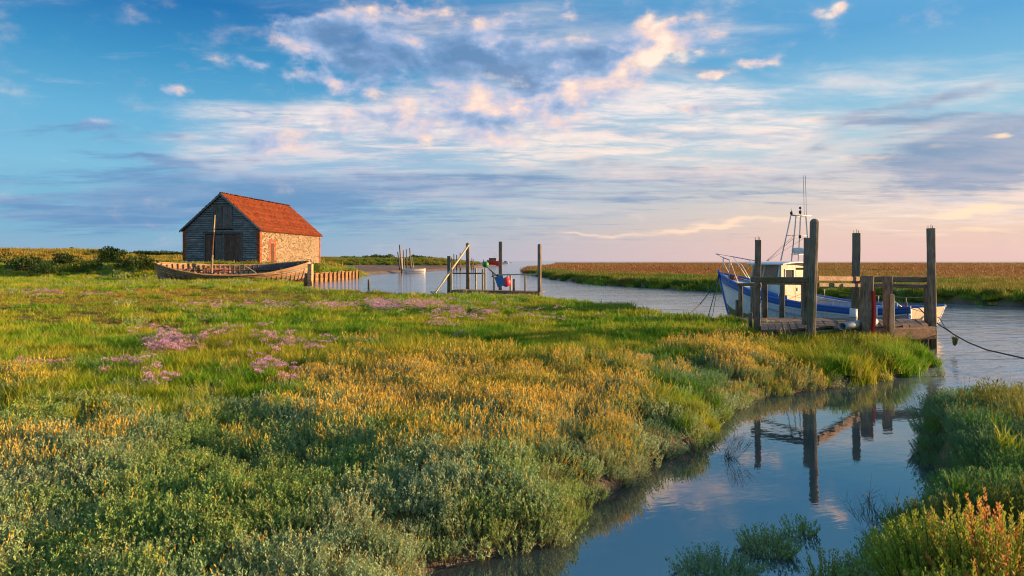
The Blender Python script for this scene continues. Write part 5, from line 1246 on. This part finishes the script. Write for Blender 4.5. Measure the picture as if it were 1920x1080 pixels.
for (x_, y0, y1, w_, lb) in ((846, 505, 483, 3.2, 'dark stub post beside the left post of the small jetty'), (851, 502, 476, 1.8, 'thin far post just right of the small jetty left post'), (856, 503, 478, 2.0, 'second thin far post right of the small jetty left post'), (863, 504, 474, 2.6, 'far post seen left of the second tall jetty post'), (884.5, 503, 484, 1.8, 'thin far post right of the second tall jetty post'), (888, 502, 486, 1.6, 'thin far stake nearest the green float')):
    lone(x_, y0, x_ + rnd.uniform(-.4, .4), y1, 162, w_, lb)
sm_ = thing('mooring_post', 'short stump standing in the shallow edge of the creek in front of the quay', 'post', on_z(691, 534, .35)); q_ = MB(); q_.bar((0, 0, -.5), (.02, 0, .42), .16, segs=3, square=.3); q_.build('timber', M_postg, sm_)

def small_boat(name, lb, cat, loc, rz, Ln, bm, h, mat_out, mat_in, band=None):
    t = thing(name, lb, cat, loc, rz); f = hull_fn(Ln, bm, [(0, h * 1.35), (.5, h), (1, h * 1.12)], keel=-.2, bow=.45, flare=.45, zexp=1.2, rake=.3, sternw=.62)
    skin(f, 0, 1, 0, 1, nt=18, nv=6, th=.05).build('hull', mat_out, t); transom(f, 1, nv=6).build('transom', mat_out, t)
    deck_plate(f, .04, .97, h * .62, .08, crown=0).build('floor', mat_in, t)
    for sd in (-1, 1): q_ = MB(); q_.loft(edge(f, 0, 1, 1, sd, 18, .01, .01), .035, n=5); q_.build('gunwale', band or mat_out, t)
    return t, f
dg, f = small_boat('sailing_dinghy', 'small white sailing dinghy with a bare mast moored by leaning posts', 'dinghy', (at(754, 512.5, 119).x, 119.5, 0.02), R(12), 3.95, 1.6, .72, M_white, M_sheet, M_cream)
for x in (1.4, 2.3): q_ = MB(); q_.box((x, 0, .48), (.22, 1.35, .04)); q_.build('thwart', M_pale, dg)
q_ = MB(); q_.box((1.0, 0, .62), (1.5, 1.2, .28), None, .02); q_.build('boat_cover', M_pblue, dg)
q_ = MB(); q_.bar((1.95, 0, .2), (1.72, 0, 2.9), .09, segs=3, square=0, taper=.7); q_.build('mast', M_pale, dg)
rb_, f = small_boat('fishing_boat', 'red hulled fishing boat with a brown cabin far up the creek', 'boat', (at(913, 498, 300).x, 300, 0.05), R(-6), 5.6, 2.1, 1.9, M_redb, M_sheet)
q_ = MB(); q_.box((2.6, 0, 2.5), (3.2, 1.5, 1.5), None, .04); cb = q_.build('cabin', M_sheet, rb_)
q_ = MB(); q_.box((2.6, 0, 3.3), (3.5, 1.8, .14)); q_.build('cabin_roof', M_rust, cb)
for x in (1.5, 2.6, 3.7): q_ = MB(); q_.box((x, -.79, 2.75), (.6, .05, .5)); q_.build('window', M_glass, cb)
q_ = MB(); q_.bar((3.3, 0, 3.2), (3.3, 0, 7.6), .12, square=0, taper=.6); q_.build('mast', M_steel, rb_)
q_ = MB(); q_.bar((4.9, 0, 1.8), (4.9, 0, 3.6), .1, square=0); q_.tube([(3.3, 0, 6), (5.2, 0, 3.4)], .05); q_.build('derrick', M_steel, rb_)
wb_, f = small_boat('motor_boat', 'tiny white boat with a blue cabin in the far creek mouth', 'boat', (at(944, 493, 520).x, 520, 0.05), R(0), 4.2, 2.0, 1.1, M_white, M_pblue)
q_ = MB(); q_.box((1.5, 0, 1.6), (1.6, 1.3, 1.0), None, .04); q_.build('cabin', M_bluep, wb_)

# ------------------------------------------------------------------ shrubs, far wood, driftwood
def shrub(name, lb, px_, base, top, wpx, Y_, cat='shrub', dens=1.0, group=None, mat=None):
    X_ = (px_ - 960) / FPX * Y_; z0 = gz(X_, Y_); H = (base - top) / FPX * Y_; Wm = 1.2 * wpx / FPX * Y_
    t = thing(name, lb, cat, (X_, Y_, z0 - .05), rnd.random() * 6, group)
    L = Leaves(); k = int(1500 * dens); nb = 9
    C = np.stack([rng.normal(0, .26, nb) * Wm, rng.normal(0, .26, nb) * Wm, H * (.25 + .45 * rng.random(nb))], 1); ci = rng.integers(0, nb, k)
    dv = rng.normal(size=(k, 3)); dv /= np.linalg.norm(dv, axis=1, keepdims=True); rr = (.55 + .5 * rng.random(k) ** .5)[:, None]
    P = C[ci] + dv * rr * np.array([Wm * .25, Wm * .25, H * .34]); P[:, 2] = np.abs(P[:, 2]) + .02
    L.diamonds(P, dv + [0, 0, .7], H * .12, H * .07, 0); o = L.obj('foliage', [mat or M_shrub]); o.parent = t
    L = Leaves(); a_ = np.zeros((nb * 2, 3)); a_[:, :2] = rng.normal(0, .06, (nb * 2, 2)) * Wm; L.stems(a_, np.repeat(C, 2, 0) + rng.normal(0, .1, (nb * 2, 3)) * H, .06 * H, 0); o = L.obj('stem', [M_twig]); o.parent = t
    return t
shrub('gorse_shrub', 'dark bush at the far left beside the end of the muddy track', 44, 526, 494, 46, 66)
shrub('gorse_shrub', 'broad low dark bush second from the left edge', 85, 526, 500, 44, 64)
shrub('gorse_shrub', 'small brown topped bush behind the driftwood log', 122, 522, 498, 30, 68)
shrub('gorse_shrub', 'low bush just right of the driftwood log', 165, 524, 503, 34, 66)
shrub('gorse_shrub', 'tallest brown and green bush between the log and the wrecked boat', 206, 523, 490, 44, 70)
shrub('gorse_shrub', 'dark bush above the broken fence timbers', 240, 522, 500, 36, 67)
shrub('gorse_shrub', 'round dark bush just left of the wrecked boat stem', 274, 524, 494, 34, 66)
shrub('seablite_bush', 'green bush at the foot of the barn gable right of the doors', 470, 500, 489, 26, 69, mat=M_reed, dens=.6)
shrub('seablite_bush', 'green bush at the barn corner under the brick quoin', 500, 500, 485, 30, 68.5, mat=M_reed, dens=.7)
shrub('seablite_bush', 'green bush against the flint wall right of the side door', 541, 499, 484, 28, 70, mat=M_reed, dens=.7)
shrub('seablite_bush', 'round green bush at the right hand corner of the barn above the quay', 588, 508, 486, 32, 71, mat=M_reed, dens=.9)
shrub('seablite_bush', 'low weeds growing in front of the closed barn doors', 416, 497, 487, 22, 69, mat=M_reed, dens=.5)
shrub('seablite_bush', 'sparse weeds growing behind the wreck left of the barn doors', 375, 496, 489, 18, 68, mat=M_dune, dens=.4)
L = Leaves(); k = 9000; xx = rng.uniform(208, 345, k); Y0 = 430; hh = (3.0 + 4.5 * fbm(xx / 7, xx * 0, 5, 4)) * np.clip((xx - 205) / 25, .2, 1)
X_ = (xx - 960) / FPX * Y0; P = np.stack([X_, Y0 + rng.uniform(0, 12, k), 2.8 + hh * rng.random(k) ** .6 * .85], 1); L.diamonds(P, rng.normal(size=(k, 3)) + [0, 0, .8], .9, .7, 0); o = L.obj('distant_wood', [M_shrub]); tag(o, kind='stuff')
L = Leaves(); k = 7000; xx = rng.uniform(600, 850, k); Y0 = 330; hh = (2.6 + 3.0 * fbm(xx / 11, xx * 0, 9, 4)) * np.clip((855 - xx) / 60, .15, 1) * np.clip(fbm(xx / 30, xx * 0, 3, 2) * 2.2 - .3, .2, 1)
X_ = (xx - 960) / FPX * Y0; P = np.stack([X_, Y0 + rng.uniform(0, 12, k), 1.5 + hh * rng.random(k) ** .6 * .9], 1); L.diamonds(P, rng.normal(size=(k, 3)) + [0, 0, .8], .7, .5, 0); o = L.obj('distant_hedge', [M_shrub]); tag(o, kind='stuff')
# things lying about on the left
dl = thing('driftwood_log', 'long brown driftwood log lying between the dark bushes', 'log', on_z(128, 521, .55)); q_ = MB(); q_.bar((-1.0, 0, .12), (1.3, .1, .2), .26, segs=5, square=.1, taper=.7, jit=.1); q_.build('log', M_wreck, dl)
q_ = MB(); q_.bar((.2, .05, .15), (.6, .3, .5), .1, square=.1); q_.build('branch_stub', M_wreck, dl)
dp = thing('stake', 'pale upright stake standing behind the driftwood log', 'stake', on_z(124, 520, .5)); q_ = MB(); q_.bar((0, 0, -.2), (.02, 0, .55), .14, segs=2); q_.build('timber', M_pale, dp)
bf = thing('broken_fence', 'row of broken low timbers left of the wrecked boat', 'fence', on_z(250, 524, .5))
for k in range(9):
    x = -1.9 + k * .48 + rnd.uniform(-.1, .1); q_ = MB(); q_.bar((x, 0, -.2), (x + rnd.uniform(-.08, .08), 0, rnd.uniform(.25, .5)), .14, segs=2, jit=.1); q_.build('stub', M_post, bf)
for (a_, c_) in (((-2.0, -.08, .22), (.2, -.08, .3)), ((.1, -.1, .34), (2.1, -.1, .28)), ((-.6, -.15, .1), (1.8, -.15, .16))): q_ = MB(); q_.bar(a_, c_, .12, .05, segs=2); q_.build('rail', M_beamr, bf)
bx0 = at(134, 473, 128); hb_ = thing('marker_box', 'small dark box on a post on the crest of the left dune', 'box', (bx0.x, 128, gz(bx0.x, 128) + .2))
q_ = MB(); q_.box((0, 0, .62), (.45, .4, .42), None, .02); q_.build('box_body', M_dark, hb_); q_ = MB(); q_.bar((0, 0, -.4), (0, 0, .42), .2, segs=1); q_.build('post', M_post, hb_)
# muddy track at the far left
q_ = MB(); n_ = 14; vs = []
for i_ in range(n_ + 1):
    Y_ = 64 + i_ * 1.4; xa, xb = (-30 - 960) / FPX * Y_ - 8, (24 - i_ * .4 - 960) / FPX * Y_
    for j_ in range(5): x = xa + (xb - xa) * j_ / 4; vs.append((x, Y_, gz(x, Y_) + .05))
q_.add(vs, [(i_ * 5 + j_, i_ * 5 + j_ + 1, (i_ + 1) * 5 + j_ + 1, (i_ + 1) * 5 + j_) for i_ in range(n_) for j_ in range(4)], True)
M_mud = paint('mud_track', (0.24, 0.18, 0.15), (0.17, 0.12, 0.10), 0.6, 0.4); o = q_.build('muddy_track', M_mud); tag(o, kind='structure')

# ------------------------------------------------------------------ foreground plants on the right bank
def seablite(lb, px_, py_, Y_, Hm, Wm, ns, name='seablite_shrub', tilt=(0, 0), lean=.5, mat=None):
    b_ = at(px_, py_, Y_); z0 = max(gz(b_.x, b_.y), 0) - .03; t = thing(name, lb, 'shrub', (b_.x, b_.y, z0))
    L = Leaves(); Sx = Leaves()
    x, y = disc(ns, Wm * .5); az = np.arctan2(y, x) + rng.normal(0, .4, ns); r = np.hypot(x, y) / (Wm * .5)
    base = np.stack([x * .25, y * .25, 0 * x], 1); h = Hm * (.6 + .45 * rng.random(ns)) * (1.05 - .4 * r)
    tip = np.stack([x + np.cos(az) * lean * .1 + tilt[0] * h, y + np.sin(az) * lean * .1 + tilt[1] * h, h], 1); mid = base.copy(); mid[:, :2] += (tip - base)[:, :2] * .62; mid[:, 2] = h * .42
    Sx.stems(base, mid, .010, 0); Sx.stems(mid, tip, .007, 0)
    nl = 46; tt = rng.random((ns, nl)) ** .75; pt = mid[:, None] * (1 - tt[..., None]) + tip[:, None] * tt[..., None]; a2 = rng.random((ns, nl)) * 6.283
    dv = (tip - mid) / np.linalg.norm(tip - mid, axis=1, keepdims=True); D_ = dv[:, None] * 1.5 + np.stack([np.cos(a2), np.sin(a2), .1 + 0 * a2], -1)
    tn_ = np.clip(.15 + .6 * rng.random(ns)[:, None] + .35 * (tt - .6) + .2 * rng.random((ns, nl)), 0, 1)
    L.diamonds(pt.reshape(-1, 3), D_.reshape(-1, 3), .032 * (1.25 - .6 * tt.ravel()), .0085, 0, .3, tint=tn_.ravel())
    o = L.obj('foliage', [mat or M_bush]); o.parent = t; o = Sx.obj('stem', [M_twig]); o.parent = t; return t
seablite('bushy yellow green shrub in the bottom right corner, fullest of them', 1850, 1075, 3.0, .56, .8, 320)
seablite('yellow green shrub at the right frame edge, tallest of the foreground shrubs', 1890, 1010, 3.5, .72, .75, 260)
seablite('yellow green shrub at the bottom edge right of the leaning bare twigs', 1745, 1090, 2.95, .52, .7, 260)
seablite('orange tipped shrub behind the bottom edge shrubs in front of the grey bush', 1785, 1030, 3.6, .60, .75, 250)
seablite('orange tipped shrub leaning left over the water at the creek edge', 1650, 1050, 3.4, .56, .65, 170, tilt=(-.45, .1))
def twiggy(lb, px_, py_, Y_, Hm, Wm, k, tilt=(0, 0), name='dead_bush', cat='twigs'):
    b_ = at(px_, py_, Y_); z0 = max(gz(b_.x, b_.y), 0) - .03; t = thing(name, lb, cat, (b_.x, b_.y, z0)); L = Leaves()
    az = rng.random(k) * 6.283; h = Hm * (.5 + .6 * rng.random(k)); s_ = Wm * .5 * rng.random(k); B_ = np.stack([rng.normal(0, .04, k), rng.normal(0, .04, k), 0 * az], 1)
    T_ = np.stack([np.cos(az) * s_ + tilt[0] * h, np.sin(az) * s_ + tilt[1] * h, h], 1); M2 = (B_ + T_) / 2 + rng.normal(0, .03, (k, 3)); L.stems(B_, M2, .006, 0); L.stems(M2, T_, .004, 0)
    for q__ in range(3): f_ = .4 + .5 * rng.random((k, 1)); P = M2 + (T_ - M2) * f_; L.stems(P, P + rng.normal(0, .05, (k, 3)) + [0, 0, .06], .003, 0)
    o = L.obj('twig', [M_twig]); o.parent = t; return t
twiggy('spray of bare brown twigs leaning over the water left of the foreground shrubs', 1600, 1075, 3.6, .36, .5, 60, (-.6, .1))
twiggy('bare twigs sticking up at the creek edge beside the grey bush', 1655, 985, 5.2, .45, .5, 50, (-.2, 0))
twiggy('small dead twigs hanging over the water from the left bank', 1362, 850, 7.6, .30, .5, 34, (.5, -.2))
def heads(lb, px_, py_, Y_, Hm, k, spread, seed=True, mat=None, name='dry_grass', cat='grass'):
    b_ = at(px_, py_, Y_); z0 = max(gz(b_.x, b_.y), 0) - .03; t = thing(name, lb, cat, (b_.x, b_.y, z0)); L = Leaves()
    P = np.stack([rng.normal(0, spread * .4, k), rng.normal(0, spread * .4, k), 0 * np.ones(k)], 1); az = rng.random(k) * 6.283; h = Hm * (.6 + .4 * rng.random(k)); ln = .1 + .3 * rng.random(k)
    L.blades(P, az, h, ln, .004 + 0 * h, 0, segs=4); o = L.obj('stalk', [mat or M_gold]); o.parent = t
    if seed:
        L = Leaves(); top = P + np.stack([np.cos(az) * h * ln, np.sin(az) * h * ln, h * (1 - .15 * np.minimum(ln * 2, 1))], 1); dd = np.stack([np.cos(az) * ln * 1.3, np.sin(az) * ln * 1.3, np.ones(k)], 1)
        for r_ in range(16): f_ = r_ / 16; L.diamonds(top - dd * (.11 * f_), dd + rng.normal(0, .25, (k, 3)), .022, .006, 0)
        o = L.obj('seed_head', [M_gold]); o.parent = t
    return t
heads('few dry straw stalks with seed heads above the foreground shrubs, left group', 1800, 1080, 3.1, .62, 6, .14)
heads('dry straw stalks with seed heads rising at the far right of the shrubs', 1880, 1070, 3.2, .66, 5, .10)
heads('tall pale green grass tuft at the right frame edge on the bank top', 1910, 800, 6.9, .72, 120, .35, False, M_dune, 'tall_grass')
heads('pale green grass tuft on the right bank, second behind the frame edge tuft', 1885, 760, 7.9, .55, 80, .35, False, M_dune, 'tall_grass')
def clump(lb, c, H, Rr_, n, kind='samphire', cat='plant'):
    t = thing('marsh_plant', lb, cat, (c[0], c[1], max(gz(c[0], c[1]), 0) - .02)); L = Leaves(); leafy(L, n, Rr_, H, 16, .026, .009, 0, 2, spread=.3, up=1.2, Hvar=.55); o = L.obj('foliage', [M_purs, M_gold, M_stem]); o.parent = t; return t
clump('sparse green plant clump standing in the shallows, the further of the two', ISL[0][0], .19, .20, 190)
clump('green plant clump in the water at the bottom edge, the nearer of the two', ISL[1][0], .17, .28, 260)
clump('thin trailing plant in the shallows left of the foreground shrubs', ISL[2][0], .17, .13, 50)
clump('small lone green sprig standing in open water off the grassy point', ISL[3][0], .30, .10, 40)
